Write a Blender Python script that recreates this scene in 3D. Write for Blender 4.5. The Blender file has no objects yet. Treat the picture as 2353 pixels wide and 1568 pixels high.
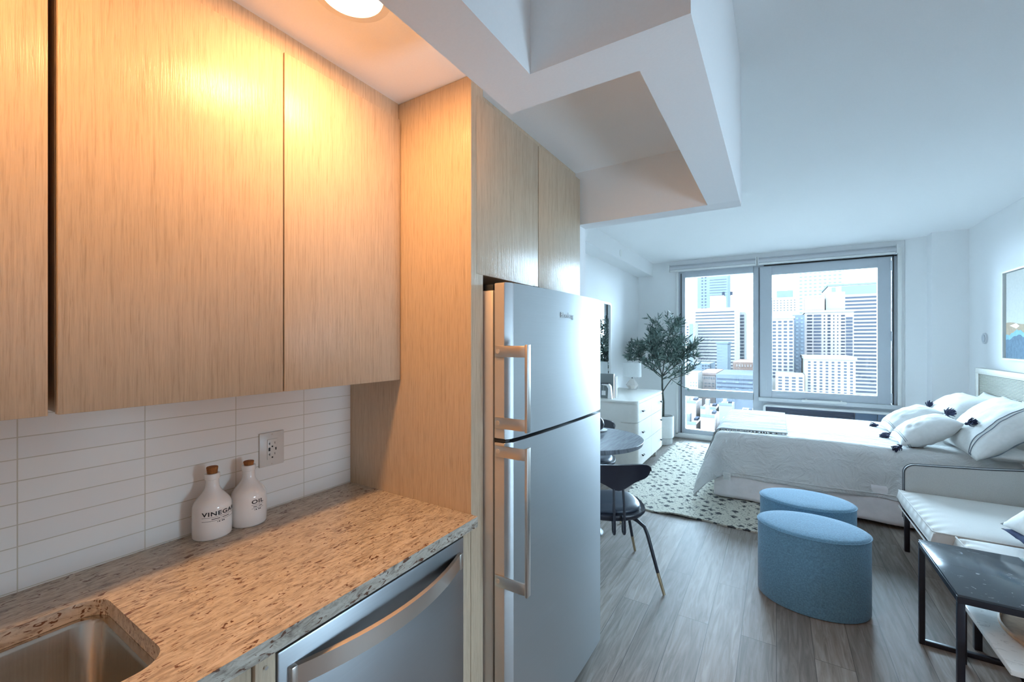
import bpy, bmesh, math, random
from mathutils import Vector, Matrix, noise
C = bpy.context.scene.collection
S = bpy.context.scene
PI = math.pi
rnd = random.Random(7)

# ------------------------------------------------------------------ camera, world, light, exposure
CAM_Z = 1.49
YAW = math.radians(31.9)
cam_d = bpy.data.cameras.new('camera')
cam_d.sensor_width = 36.0
cam_d.lens = 976.0 / 2353.0 * 36.0
cam_d.clip_start = 0.02
cam_d.clip_end = 3000
cam = bpy.data.objects.new('camera', cam_d)
C.objects.link(cam)
cam.location = (0, 0, CAM_Z)
cam.rotation_euler = (PI / 2, 0, YAW)
S.camera = cam

SKY_COL = (0.54, 0.785, 1.0)
SKY_STRENGTH = 42.0
w = bpy.data.worlds.new('overcast_sky')
S.world = w
w.use_nodes = True
w.node_tree.nodes['Background'].inputs[0].default_value = (*SKY_COL, 1)
w.node_tree.nodes['Background'].inputs[1].default_value = SKY_STRENGTH

portal_d = bpy.data.lights.new('window_portal', 'AREA')   # sampling guide for the daylight of the real window
portal_d.shape = 'RECTANGLE'
portal_d.size = 2.75
portal_d.size_y = 2.7
portal_d.cycles.is_portal = True
portal = bpy.data.objects.new('window_portal', portal_d)
C.objects.link(portal)
portal.location = (-0.02, 7.2, 1.35)
portal.rotation_euler = (-PI / 2, 0, 0)

portal2_d = bpy.data.lights.new('added_window_portal', 'AREA')
portal2_d.shape = 'RECTANGLE'
W2 = (0.98, 1.54, 0.48, 1.18)          # y0, y1, z0, z1 of the added side window in the right wall, unseen, for fill daylight
portal2_d.size = W2[3] - W2[2]
portal2_d.size_y = W2[1] - W2[0]
portal2_d.cycles.is_portal = True
portal2 = bpy.data.objects.new('added_window_portal', portal2_d)
C.objects.link(portal2)
portal2.location = (1.96, (W2[0] + W2[1]) / 2, (W2[2] + W2[3]) / 2)
portal2.rotation_euler = (0, PI / 2, 0)

CAN_COL = (1.0, 0.50, 0.19)
CAN_STRENGTH = 160.0
ROOM_CAN_COL = (0.80, 0.90, 1.0)
ROOM_CAN_STRENGTH = 160.0

S.view_settings.view_transform = 'Standard'
S.view_settings.look = 'None'
S.view_settings.gamma = 1.0
S.view_settings.use_curve_mapping = False
S.view_settings.exposure = 0.26
S.cycles.diffuse_bounces = 8
S.cycles.max_bounces = 14
S.cycles.sample_clamp_indirect = 8.0
S.cycles.use_denoising = True


# ------------------------------------------------------------------ projecting helpers (photo measurements -> real positions)
def ray(x, y):
    u = (x - 1176.5) / 976.0
    c, s = math.cos(YAW), math.sin(YAW)
    return (-s + c * u, c + s * u, (784 - y) / 976.0)


def atY(x, y, Y):
    r = ray(x, y); t = Y / r[1]
    return Vector((r[0] * t, Y, CAM_Z + r[2] * t))


# ------------------------------------------------------------------ materials
def newmat(name):
    m = bpy.data.materials.new(name); m.use_nodes = True
    nt = m.node_tree
    b = nt.nodes['Principled BSDF']
    return m, nt, b


def N(nt, t, **kw):
    n = nt.nodes.new(t)
    for k, v in kw.items():
        if k.startswith('i_'):
            key = k[2:]
            key = int(key) if key.isdigit() else key.replace('_', ' ')
            n.inputs[key].default_value = v
        else:
            setattr(n, k, v)
    return n


def L(nt, a, b):
    nt.links.new(a, b)


def coords(nt, scale=(1, 1, 1), rot=(0, 0, 0)):
    tc = N(nt, 'ShaderNodeTexCoord')
    mp = N(nt, 'ShaderNodeMapping')
    mp.inputs['Scale'].default_value = scale
    mp.inputs['Rotation'].default_value = rot
    L(nt, tc.outputs['Object'], mp.inputs['Vector'])
    return mp.outputs['Vector']


def ramp(nt, fac, stops):
    r = N(nt, 'ShaderNodeValToRGB')
    el = r.color_ramp.elements
    while len(el) < len(stops):
        el.new(0.5)
    for e, (p, c) in zip(el, stops):
        e.position = p
        e.color = (*c, 1)
    L(nt, fac, r.inputs['Fac'])
    return r.outputs['Color']


def bump(nt, b, h, strength, dist=0.01):
    n = N(nt, 'ShaderNodeBump')
    n.inputs['Strength'].default_value = strength
    n.inputs['Distance'].default_value = dist
    L(nt, h, n.inputs['Height'])
    L(nt, n.outputs['Normal'], b.inputs['Normal'])
    return n


def plain(name, col, rough=0.5, metal=0.0, nscale=None, nstr=0.1, vary=0.06, ndist=0.002, coat=0.0):
    m, nt, b = newmat(name)
    b.inputs['Roughness'].default_value = rough
    b.inputs['Metallic'].default_value = metal
    b.inputs['Coat Weight'].default_value = coat
    v = coords(nt)
    n = N(nt, 'ShaderNodeTexNoise')
    n.inputs['Scale'].default_value = nscale or 30
    n.inputs['Detail'].default_value = 4
    L(nt, v, n.inputs['Vector'])
    lo = tuple(c * (1 - vary) for c in col); hi = tuple(min(1, c * (1 + vary)) for c in col)
    L(nt, ramp(nt, n.outputs['Fac'], [(0.3, lo), (0.7, hi)]), b.inputs['Base Color'])
    if nscale:
        bump(nt, b, n.outputs['Fac'], nstr, ndist)
    return m


M = {}
M['paint'] = plain('wall_paint', (0.85, 0.85, 0.85), 0.75, nscale=220, nstr=0.15, vary=0.01, ndist=0.001)
M['ceil'] = plain('ceiling_paint', (0.90, 0.90, 0.90), 0.8, nscale=160, nstr=0.2, vary=0.01, ndist=0.001)
M['white'] = plain('white_lacquer', (0.82, 0.82, 0.80), 0.35, vary=0.01)
M['white_metal'] = plain('white_metal', (0.62, 0.64, 0.66), 0.35, vary=0.01)
M['win_frame'] = plain('window_frame_paint', (0.50, 0.53, 0.57), 0.45, vary=0.01)
M['black'] = plain('black_metal', (0.012, 0.013, 0.022), 0.35, vary=0.1)
M['rubber'] = plain('dark_gasket', (0.02, 0.02, 0.02), 0.7)
M['brass'] = plain('brass_tip', (0.55, 0.45, 0.30), 0.3, metal=1.0)
M['ceramic'] = plain('cream_ceramic', (0.80, 0.76, 0.72), 0.12, vary=0.01, coat=0.4)
M['pot'] = plain('white_pot', (0.75, 0.76, 0.76), 0.6, nscale=60, nstr=0.1, vary=0.02)
M['cork'] = plain('cork', (0.30, 0.105, 0.025), 0.85, nscale=260, nstr=0.5, vary=0.3)
M['ink'] = plain('black_ink', (0.01, 0.01, 0.012), 0.6)
M['soil'] = plain('soil', (0.03, 0.025, 0.02), 0.95, nscale=90, nstr=1.0, vary=0.5, ndist=0.01)
M['bark'] = plain('bark', (0.06, 0.07, 0.06), 0.85, nscale=80, nstr=0.8, vary=0.4, ndist=0.004)
M['leather'] = plain('dark_leather', (0.035, 0.045, 0.065), 0.35, nscale=300, nstr=0.2, vary=0.1, ndist=0.0005)
M['sofa'] = plain('sofa_fabric', (0.52, 0.52, 0.50), 0.95, nscale=500, nstr=0.6, vary=0.10, ndist=0.001)
M['sofa_light'] = plain('sofa_seat_fabric', (0.70, 0.69, 0.66), 0.95, nscale=420, nstr=0.5, vary=0.06, ndist=0.001)
M['piping'] = plain('dark_piping', (0.09, 0.10, 0.11), 0.9)
M['navy'] = plain('navy_fabric', (0.015, 0.03, 0.09), 0.9, nscale=300, nstr=0.4, vary=0.2, ndist=0.001)
M['tassel'] = plain('navy_tassel_yarn', (0.03, 0.035, 0.08), 0.95, nscale=500, nstr=0.5, vary=0.4)
M['linen'] = plain('white_linen', (0.80, 0.80, 0.78), 0.95, nscale=40, nstr=0.25, vary=0.03, ndist=0.004)
M['skirt'] = plain('bed_skirt_fabric', (0.86, 0.82, 0.82), 0.95, nscale=14, nstr=0.35, vary=0.05, ndist=0.01)
M['stripe'] = plain('grey_stripe', (0.25, 0.29, 0.33), 0.9)
M['tan'] = plain('tan_wood', (0.42, 0.27, 0.16), 0.5, nscale=40, nstr=0.1, vary=0.2)
M['book_grey'] = plain('grey_book_cover', (0.20, 0.22, 0.22), 0.7, nscale=200, nstr=0.1)
M['dresser'] = plain('dresser_lacquer', (0.74, 0.72, 0.67), 0.4, vary=0.015)
M['dark_grille'] = plain('dark_grille', (0.012, 0.018, 0.05), 0.4)
M['flap'] = plain('heater_flap', (0.07, 0.11, 0.17), 0.35)
M['shade_fabric'] = plain('lamp_shade_fabric', (0.75, 0.77, 0.76), 0.9, nscale=300, nstr=0.2)
M['blind'] = plain('roller_blind_cloth', (0.55, 0.55, 0.57), 0.8, nscale=300, nstr=0.1, vary=0.02)
M['plastic_white'] = plain('outlet_plastic', (0.66, 0.62, 0.57), 0.3, vary=0.01)
M['cream_art'] = plain('art_cream', (0.62, 0.61, 0.57), 0.9, nscale=60, nstr=0.1, vary=0.04)
M['tan_art'] = plain('art_tan', (0.45, 0.33, 0.22), 0.9, vary=0.1)
M['teal_art'] = plain('art_light_blue', (0.25, 0.47, 0.55), 0.9, vary=0.1)
M['slate_art'] = plain('art_slate', (0.12, 0.19, 0.26), 0.9, vary=0.15)

# brushed steel
def steel(name, col, rough, axis, strength=0.05):
    m, nt, b = newmat(name)
    b.inputs['Metallic'].default_value = 1.0
    sc = {'h': (3, 3, 400), 'v': (300, 300, 3)}[axis]
    v = coords(nt, sc)
    n = N(nt, 'ShaderNodeTexNoise'); n.inputs['Scale'].default_value = 1.0; n.inputs['Detail'].default_value = 3
    L(nt, v, n.inputs['Vector'])
    L(nt, ramp(nt, n.outputs['Fac'], [(0.2, tuple(c * 0.93 for c in col)), (0.8, col)]), b.inputs['Base Color'])
    mr = N(nt, 'ShaderNodeMapRange'); mr.inputs['To Min'].default_value = rough * 0.85; mr.inputs['To Max'].default_value = rough * 1.2
    L(nt, n.outputs['Fac'], mr.inputs['Value']); L(nt, mr.outputs[0], b.inputs['Roughness'])
    bump(nt, b, n.outputs['Fac'], strength, 0.0006)
    return m
M['steel'] = steel('brushed_steel_door', (0.54, 0.555, 0.565), 0.40, 'h')
for _n in ('steel',):
    _nt = M[_n].node_tree; _b = _nt.nodes['Principled BSDF']
    _b.inputs['Anisotropic'].default_value = 0.75; _b.inputs['Anisotropic Rotation'].default_value = 0.25
    _tg = _nt.nodes.new('ShaderNodeTangent'); _tg.direction_type = 'RADIAL'; _tg.axis = 'Z'
    _nt.links.new(_tg.outputs[0], _b.inputs['Tangent'])
M['steel_side'] = plain('steel_side_paint', (0.60, 0.53, 0.46), 0.35, metal=0.35, vary=0.02)
M['steel_handle'] = plain('handle_steel', (0.72, 0.67, 0.62), 0.3, metal=1.0, vary=0.01)
M['sink_steel'] = steel('sink_steel', (0.60, 0.55, 0.48), 0.22, 'v', 0.08)
M['dw_steel'] = steel('dishwasher_steel', (0.44, 0.46, 0.48), 0.38, 'h')
M['chrome'] = plain('polished_metal', (0.75, 0.75, 0.75), 0.15, metal=1.0, vary=0.01)

# oak laminate with vertical grain
def oak(name, base, dark, rough=0.42, rz=0.0):
    m, nt, b = newmat(name)
    v = coords(nt, (170, 170, 5))
    n = N(nt, 'ShaderNodeTexNoise'); n.inputs['Scale'].default_value = 1.0; n.inputs['Detail'].default_value = 6; n.inputs['Distortion'].default_value = 0.6
    L(nt, v, n.inputs['Vector'])
    v2 = coords(nt, (420, 420, 16))
    n2 = N(nt, 'ShaderNodeTexNoise'); n2.inputs['Scale'].default_value = 1.0; n2.inputs['Detail'].default_value = 4; n2.inputs['Distortion'].default_value = 0.8
    L(nt, v2, n2.inputs['Vector'])
    mx = N(nt, 'ShaderNodeMix', data_type='FLOAT'); mx.inputs[0].default_value = 0.55
    L(nt, n.outputs['Fac'], mx.inputs[2]); L(nt, n2.outputs['Fac'], mx.inputs[3])
    L(nt, ramp(nt, mx.outputs[0], [(0.34, dark), (0.50, base), (0.68, tuple(min(1, c * 1.14) for c in base))]), b.inputs['Base Color'])
    b.inputs['Roughness'].default_value = rough
    b.inputs['Specular IOR Level'].default_value = 0.42
    bump(nt, b, mx.outputs[0], 0.7, 0.0018)
    return m
M['oak'] = oak('oak_laminate', (0.545, 0.43, 0.31), (0.44, 0.34, 0.238), 0.26)
M['headboard'] = oak('headboard_wood', (0.52, 0.50, 0.44), (0.40, 0.38, 0.33), 0.5)

# granite
def granite():
    m, nt, b = newmat('granite')
    v = coords(nt, (75, 20, 60), (0, 0, 0.30))
    n = N(nt, 'ShaderNodeTexNoise'); n.inputs['Scale'].default_value = 1.0; n.inputs['Detail'].default_value = 9; n.inputs['Roughness'].default_value = 0.72; n.inputs['Distortion'].default_value = 1.1
    L(nt, v, n.inputs['Vector'])
    c1 = ramp(nt, n.outputs['Fac'], [(0.28, (0.10, 0.085, 0.075)), (0.40, (0.34, 0.29, 0.24)), (0.52, (0.54, 0.49, 0.41)), (0.64, (0.64, 0.60, 0.53)), (0.78, (0.36, 0.33, 0.30))])
    v2 = coords(nt, (95, 30, 80), (0, 0, 0.30))
    n2 = N(nt, 'ShaderNodeTexNoise'); n2.inputs['Scale'].default_value = 1.0; n2.inputs['Detail'].default_value = 5; n2.inputs['Distortion'].default_value = 1.6
    L(nt, v2, n2.inputs['Vector'])
    f2 = ramp(nt, n2.outputs['Fac'], [(0.60, (0, 0, 0)), (0.64, (1, 1, 1))])
    v3 = coords(nt, (14, 5, 14))
    n3 = N(nt, 'ShaderNodeTexNoise'); n3.inputs['Scale'].default_value = 1.0; n3.inputs['Detail'].default_value = 4
    L(nt, v3, n3.inputs['Vector'])
    mx0 = N(nt, 'ShaderNodeMix', data_type='RGBA'); mx0.blend_type = 'MULTIPLY'; mx0.inputs[0].default_value = 0.3
    L(nt, c1, mx0.inputs[6]); L(nt, ramp(nt, n3.outputs['Fac'], [(0.3, (0.6, 0.6, 0.6)), (0.7, (1, 1, 1))]), mx0.inputs[7])
    mx = N(nt, 'ShaderNodeMix', data_type='RGBA')
    L(nt, f2, mx.inputs[0]); L(nt, mx0.outputs[2], mx.inputs[6]); mx.inputs[7].default_value = (0.13, 0.06, 0.035, 1)
    L(nt, mx.outputs[2], b.inputs['Base Color'])
    b.inputs['Roughness'].default_value = 0.28
    bump(nt, b, n.outputs['Fac'], 0.25, 0.001)
    return m
M['granite'] = granite()

# stacked tiles: (y, z) coordinates of the wall
def tile():
    m, nt, b = newmat('stacked_tile')
    tc = N(nt, 'ShaderNodeTexCoord')
    sx = N(nt, 'ShaderNodeSeparateXYZ'); L(nt, tc.outputs['Object'], sx.inputs[0])
    ax = N(nt, 'ShaderNodeMath', operation='SUBTRACT'); L(nt, sx.outputs['Y'], ax.inputs[0]); ax.inputs[1].default_value = 0.2275 - 2.32
    az = N(nt, 'ShaderNodeMath', operation='SUBTRACT'); L(nt, sx.outputs['Z'], az.inputs[0]); az.inputs[1].default_value = 0.9675 - 0.502
    cb = N(nt, 'ShaderNodeCombineXYZ'); L(nt, ax.outputs[0], cb.inputs[0]); L(nt, az.outputs[0], cb.inputs[1])
    br = N(nt, 'ShaderNodeTexBrick'); br.offset = 0.0; br.squash = 1.0
    br.inputs['Scale'].default_value = 1.0
    br.inputs['Brick Width'].default_value = 0.232
    br.inputs['Row Height'].default_value = 0.0502
    br.inputs['Mortar Size'].default_value = 0.0013
    br.inputs['Mortar Smooth'].default_value = 0.3
    br.inputs['Color1'].default_value = (0.84, 0.80, 0.75, 1)
    br.inputs['Color2'].default_value = (0.80, 0.76, 0.72, 1)
    br.inputs['Mortar'].default_value = (0.58, 0.52, 0.42, 1)
    L(nt, cb.outputs[0], br.inputs['Vector'])
    L(nt, br.outputs['Color'], b.inputs['Base Color'])
    b.inputs['Roughness'].default_value = 0.22
    inv = N(nt, 'ShaderNodeMath', operation='SUBTRACT'); inv.inputs[0].default_value = 1.0; L(nt, br.outputs['Fac'], inv.inputs[1])
    bump(nt, b, inv.outputs[0], 0.4, 0.0015)
    return m
M['tile'] = tile()

# plank floor, boards run along Y
def floor_mat():
    m, nt, b = newmat('plank_floor')
    v = coords(nt, (1, 1, 1), (0, 0, PI / 2))
    br = N(nt, 'ShaderNodeTexBrick'); br.offset = 0.37; br.offset_frequency = 2
    br.inputs['Scale'].default_value = 1.0
    br.inputs['Brick Width'].default_value = 1.22
    br.inputs['Row Height'].default_value = 0.152
    br.inputs['Mortar Size'].default_value = 0.0012
    br.inputs['Color1'].default_value = (0.0, 0.0, 0.0, 1)
    br.inputs['Color2'].default_value = (1.0, 1.0, 1.0, 1)
    br.inputs['Mortar'].default_value = (0.5, 0.5, 0.5, 1)
    L(nt, v, br.inputs['Vector'])
    g = N(nt, 'ShaderNodeTexNoise'); g.inputs['Scale'].default_value = 1.0; g.inputs['Detail'].default_value = 8; g.inputs['Roughness'].default_value = 0.6; g.inputs['Distortion'].default_value = 1.2
    tc = N(nt, 'ShaderNodeTexCoord')
    mp = N(nt, 'ShaderNodeMapping'); mp.inputs['Scale'].default_value = (42, 3.2, 1)
    add = N(nt, 'ShaderNodeVectorMath', operation='ADD')
    L(nt, tc.outputs['Object'], add.inputs[0])
    sc = N(nt, 'ShaderNodeVectorMath', operation='SCALE'); sc.inputs['Scale'].default_value = 7.3
    L(nt, br.outputs['Color'], sc.inputs[0]); L(nt, sc.outputs[0], add.inputs[1])
    L(nt, add.outputs[0], mp.inputs['Vector']); L(nt, mp.outputs[0], g.inputs['Vector'])
    col = ramp(nt, g.outputs['Fac'], [(0.30, (0.16, 0.135, 0.115)), (0.50, (0.245, 0.21, 0.185)), (0.70, (0.34, 0.30, 0.27))])
    tint = ramp(nt, br.outputs['Color'], [(0.0, (0.80, 0.80, 0.80)), (1.0, (1.12, 1.10, 1.08))])
    mx = N(nt, 'ShaderNodeMix', data_type='RGBA'); mx.blend_type = 'MULTIPLY'; mx.inputs[0].default_value = 1.0
    L(nt, col, mx.inputs[6]); L(nt, tint, mx.inputs[7])
    mo = N(nt, 'ShaderNodeMix', data_type='RGBA'); mo.inputs[7].default_value = (0.07, 0.06, 0.055, 1)
    L(nt, br.outputs['Fac'], mo.inputs[0]); L(nt, mx.outputs[2], mo.inputs[6])
    L(nt, mo.outputs[2], b.inputs['Base Color'])
    b.inputs['Roughness'].default_value = 0.5
    b.inputs['Specular IOR Level'].default_value = 0.35
    bump(nt, b, g.outputs['Fac'], 0.35, 0.002)
    return m
M['floor'] = floor_mat()

# woven rug
def rug_mat():
    m, nt, b = newmat('woven_rug')
    v = coords(nt, (1, 1, 1), (0, 0, PI / 4))
    vo = N(nt, 'ShaderNodeTexVoronoi'); vo.feature = 'F1'; vo.distance = 'CHEBYCHEV'; vo.inputs['Scale'].default_value = 12.5; vo.inputs['Randomness'].default_value = 0.12
    nz = N(nt, 'ShaderNodeTexNoise'); nz.inputs['Scale'].default_value = 30; L(nt, v, nz.inputs['Vector'])
    mxv = N(nt, 'ShaderNodeMix', data_type='RGBA'); mxv.inputs[0].default_value = 0.03
    L(nt, v, mxv.inputs[6]); L(nt, nz.outputs['Color'], mxv.inputs[7])
    L(nt, mxv.outputs[2], vo.inputs['Vector'])
    ring = ramp(nt, vo.outputs['Distance'], [(0.0, (1, 1, 1)), (0.11, (1, 1, 1)), (0.13, (0, 0, 0)), (0.27, (0, 0, 0)), (0.29, (1, 1, 1))])
    n2 = N(nt, 'ShaderNodeTexNoise'); n2.inputs['Scale'].default_value = 42; n2.inputs['Detail'].default_value = 3; L(nt, v, n2.inputs['Vector'])
    br = ramp(nt, n2.outputs['Fac'], [(0.50, (0, 0, 0)), (0.56, (1, 1, 1))])
    mxx = N(nt, 'ShaderNodeMix', data_type='RGBA'); mxx.blend_type = 'ADD'; mxx.inputs[0].default_value = 0.08
    L(nt, ring, mxx.inputs[6]); L(nt, br, mxx.inputs[7])
    fin = N(nt, 'ShaderNodeMix', data_type='RGBA')
    n5 = N(nt, 'ShaderNodeTexNoise'); n5.inputs['Scale'].default_value = 60; n5.inputs['Detail'].default_value = 2; L(nt, v, n5.inputs['Vector'])
    mult = N(nt, 'ShaderNodeMix', data_type='RGBA'); mult.blend_type = 'MULTIPLY'; mult.inputs[0].default_value = 1.0
    L(nt, mxx.outputs[2], mult.inputs[6]); L(nt, ramp(nt, n5.outputs['Fac'], [(0.36, (0.35, 0.35, 0.35)), (0.44, (1, 1, 1))]), mult.inputs[7])
    L(nt, mult.outputs[2], fin.inputs[0]); fin.inputs[6].default_value = (0.05, 0.055, 0.06, 1)
    fin.inputs[7].default_value = (0.58, 0.55, 0.46, 1)
    L(nt, fin.outputs[2], b.inputs['Base Color'])
    b.inputs['Roughness'].default_value = 0.95
    n3 = N(nt, 'ShaderNodeTexNoise'); n3.inputs['Scale'].default_value = 150; L(nt, v, n3.inputs['Vector'])
    bump(nt, b, n3.outputs['Fac'], 0.8, 0.006)
    return m
M['rug'] = rug_mat()

# duvet and throw wrinkles running mostly along X
def cloth(name, col, sx, sy, st, dist):
    m, nt, b = newmat(name)
    v = coords(nt, (sx, sy, 5))
    n = N(nt, 'ShaderNodeTexNoise'); n.inputs['Scale'].default_value = 1.0; n.inputs['Detail'].default_value = 7; n.inputs['Roughness'].default_value = 0.62; n.inputs['Distortion'].default_value = 1.3
    L(nt, v, n.inputs['Vector'])
    L(nt, ramp(nt, n.outputs['Fac'], [(0.3, tuple(c * 0.93 for c in col)), (0.7, col)]), b.inputs['Base Color'])
    b.inputs['Roughness'].default_value = 0.95
    b.inputs['Sheen Weight'].default_value = 0.1
    bump(nt, b, n.outputs['Fac'], st, dist)
    return m
M['duvet'] = cloth('duvet_linen', (0.75, 0.75, 0.74), 5, 12, 0.8, 0.045)
M['throw'] = cloth('throw_gauze', (0.60, 0.60, 0.585), 3, 26, 1.0, 0.05)

# blue ottoman wool
def felt(name, col):
    m, nt, b = newmat(name)
    v = coords(nt)
    n = N(nt, 'ShaderNodeTexNoise'); n.inputs['Scale'].default_value = 140; n.inputs['Detail'].default_value = 5
    L(nt, v, n.inputs['Vector'])
    L(nt, ramp(nt, n.outputs['Fac'], [(0.3, tuple(c * 0.75 for c in col)), (0.7, tuple(c * 1.2 for c in col))]), b.inputs['Base Color'])
    b.inputs['Roughness'].default_value = 0.95
    b.inputs['Sheen Weight'].default_value = 0.25
    bump(nt, b, n.outputs['Fac'], 0.7, 0.003)
    return m
M['ottoman'] = felt('blue_wool_felt', (0.125, 0.275, 0.40))

# table wood, dark grey blue grain
def tabletop_mat():
    m, nt, b = newmat('grey_stained_wood')
    v = coords(nt, (60, 5, 5), (0, 0, -0.6))
    n = N(nt, 'ShaderNodeTexNoise'); n.inputs['Scale'].default_value = 1.0; n.inputs['Detail'].default_value = 6; n.inputs['Distortion'].default_value = 1.0
    L(nt, v, n.inputs['Vector'])
    L(nt, ramp(nt, n.outputs['Fac'], [(0.35, (0.12, 0.13, 0.15)), (0.65, (0.25, 0.27, 0.30))]), b.inputs['Base Color'])
    b.inputs['Roughness'].default_value = 0.4
    bump(nt, b, n.outputs['Fac'], 0.2, 0.001)
    return m
M['table_wood'] = tabletop_mat()

def marble(name, base, vein, thr):
    m, nt, b = newmat(name)
    v = coords(nt, (5, 9, 5), (0, 0, 0.5))
    n = N(nt, 'ShaderNodeTexNoise'); n.inputs['Scale'].default_value = 2.4; n.inputs['Detail'].default_value = 7; n.inputs['Distortion'].default_value = 2.5
    L(nt, v, n.inputs['Vector'])
    L(nt, ramp(nt, n.outputs['Fac'], [(thr, base), (thr + 0.02, vein), (thr + 0.05, base)]), b.inputs['Base Color'])
    b.inputs['Roughness'].default_value = 0.14
    return m
M['marble_dark'] = marble('dark_marble', (0.05, 0.065, 0.08), (0.45, 0.47, 0.5), 0.665)
M['marble_white'] = marble('white_marble', (0.70, 0.71, 0.69), (0.45, 0.46, 0.46), 0.60)

def leaf_mat():
    m, nt, b = newmat('olive_leaf')
    g = N(nt, 'ShaderNodeNewGeometry')
    L(nt, ramp(nt, g.outputs['Random Per Island'], [(0.0, (0.035, 0.075, 0.065)), (0.6, (0.11, 0.18, 0.16)), (1.0, (0.26, 0.36, 0.32))]), b.inputs['Base Color'])
    b.inputs['Roughness'].default_value = 0.45
    return m
M['leaf'] = leaf_mat()

def glass(name, fac=0.06, tint=(1, 1, 1)):
    m = bpy.data.materials.new(name); m.use_nodes = True
    nt = m.node_tree; nt.nodes.clear()
    out = N(nt, 'ShaderNodeOutputMaterial')
    tr = N(nt, 'ShaderNodeBsdfTransparent'); tr.inputs[0].default_value = (*tint, 1)
    gl = N(nt, 'ShaderNodeBsdfGlossy'); gl.inputs['Roughness'].default_value = 0.02
    fr = N(nt, 'ShaderNodeFresnel'); fr.inputs[0].default_value = 1.45
    mx = N(nt, 'ShaderNodeMixShader')
    L(nt, fr.outputs[0], mx.inputs[0]); L(nt, tr.outputs[0], mx.inputs[1]); L(nt, gl.outputs[0], mx.inputs[2])
    L(nt, mx.outputs[0], out.inputs[0])
    return m
M['glass'] = glass('window_glass')
M['table_glass'] = glass('table_glass', tint=(0.86, 0.93, 0.95))

def mirror_mat():
    m, nt, b = newmat('mirror_silver')
    b.inputs['Base Color'].default_value = (0.92, 0.94, 0.95, 1)
    b.inputs['Metallic'].default_value = 1.0
    b.inputs['Roughness'].default_value = 0.01
    return m
M['mirror'] = mirror_mat()

def emis(name, col, st):
    m = bpy.data.materials.new(name); m.use_nodes = True
    nt = m.node_tree; nt.nodes.clear()
    out = N(nt, 'ShaderNodeOutputMaterial'); e = N(nt, 'ShaderNodeEmission')
    e.inputs[0].default_value = (*col, 1); e.inputs[1].default_value = st
    L(nt, e.outputs[0], out.inputs[0])
    return m
M['can_light'] = emis('warm_lamp_lens', CAN_COL, CAN_STRENGTH)
M['room_light'] = emis('cool_lamp_lens', ROOM_CAN_COL, ROOM_CAN_STRENGTH)

# rattan headboard panel: fine horizontal weave
def rattan():
    m, nt, b = newmat('rattan_weave')
    v = coords(nt)
    wv = N(nt, 'ShaderNodeTexWave'); wv.wave_type = 'BANDS'; wv.bands_direction = 'Z'; wv.inputs['Scale'].default_value = 26; wv.inputs['Distortion'].default_value = 0.5; wv.inputs['Detail'].default_value = 3; wv.inputs['Detail Scale'].default_value = 8
    L(nt, v, wv.inputs['Vector'])
    L(nt, ramp(nt, wv.outputs['Fac'], [(0.15, (0.10, 0.10, 0.08)), (0.45, (0.52, 0.50, 0.42))]), b.inputs['Base Color'])
    b.inputs['Roughness'].default_value = 0.8
    bump(nt, b, wv.outputs['Fac'], 0.8, 0.004)
    return m
M['rattan'] = rattan()


# ------------------------------------------------------------------ mesh helpers
def box(bm, x0, x1, y0, y1, z0, z1, bev=0.0, seg=2):
    if x0 > x1: x0, x1 = x1, x0
    if y0 > y1: y0, y1 = y1, y0
    if z0 > z1: z0, z1 = z1, z0
    vs = [bm.verts.new((x, y, z)) for z in (z0, z1) for y in (y0, y1) for x in (x0, x1)]
    fs = [(0, 2, 3, 1), (4, 5, 7, 6), (0, 1, 5, 4), (2, 6, 7, 3), (0, 4, 6, 2), (1, 3, 7, 5)]
    faces = [bm.faces.new([vs[i] for i in f]) for f in fs]
    if bev > 0:
        es = list({e for f in faces for e in f.edges})
        bmesh.ops.bevel(bm, geom=es, offset=bev, segments=seg, profile=0.5, affect='EDGES')
    return vs


def prism(bm, pts, z0, z1, bev=0.0, plane='XY'):
    def mk(p, h):
        if plane == 'XY': return (p[0], p[1], h)
        if plane == 'XZ': return (p[0], h, p[1])
        return (h, p[0], p[1])
    a = [bm.verts.new(mk(p, z0)) for p in pts]
    b = [bm.verts.new(mk(p, z1)) for p in pts]
    n = len(pts)
    fs = [bm.faces.new(a[::-1]), bm.faces.new(b)]
    for i in range(n):
        fs.append(bm.faces.new((a[i], a[(i + 1) % n], b[(i + 1) % n], b[i])))
    if bev > 0:
        es = list({e for f in fs[:2] for e in f.edges})
        bmesh.ops.bevel(bm, geom=es, offset=bev, segments=2, profile=0.5, affect='EDGES')
    bmesh.ops.recalc_face_normals(bm, faces=bm.faces[:])


def lathe(bm, prof, cx=0, cy=0, cz=0, seg=40, sx=1.0, sy=1.0, cap=True):
    rings = []
    for r, z in prof:
        rings.append([bm.verts.new((cx + r * sx * math.cos(2 * PI * k / seg), cy + r * sy * math.sin(2 * PI * k / seg), cz + z)) for k in range(seg)])
    for a, b in zip(rings, rings[1:]):
        for k in range(seg):
            bm.faces.new((a[k], a[(k + 1) % seg], b[(k + 1) % seg], b[k]))
    if cap:
        if prof[0][0] > 1e-5: bm.faces.new(rings[0][::-1])
        if prof[-1][0] > 1e-5: bm.faces.new(rings[-1])
    bmesh.ops.remove_doubles(bm, verts=bm.verts[:], dist=1e-6)
    bmesh.ops.recalc_face_normals(bm, faces=bm.faces[:])


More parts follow.
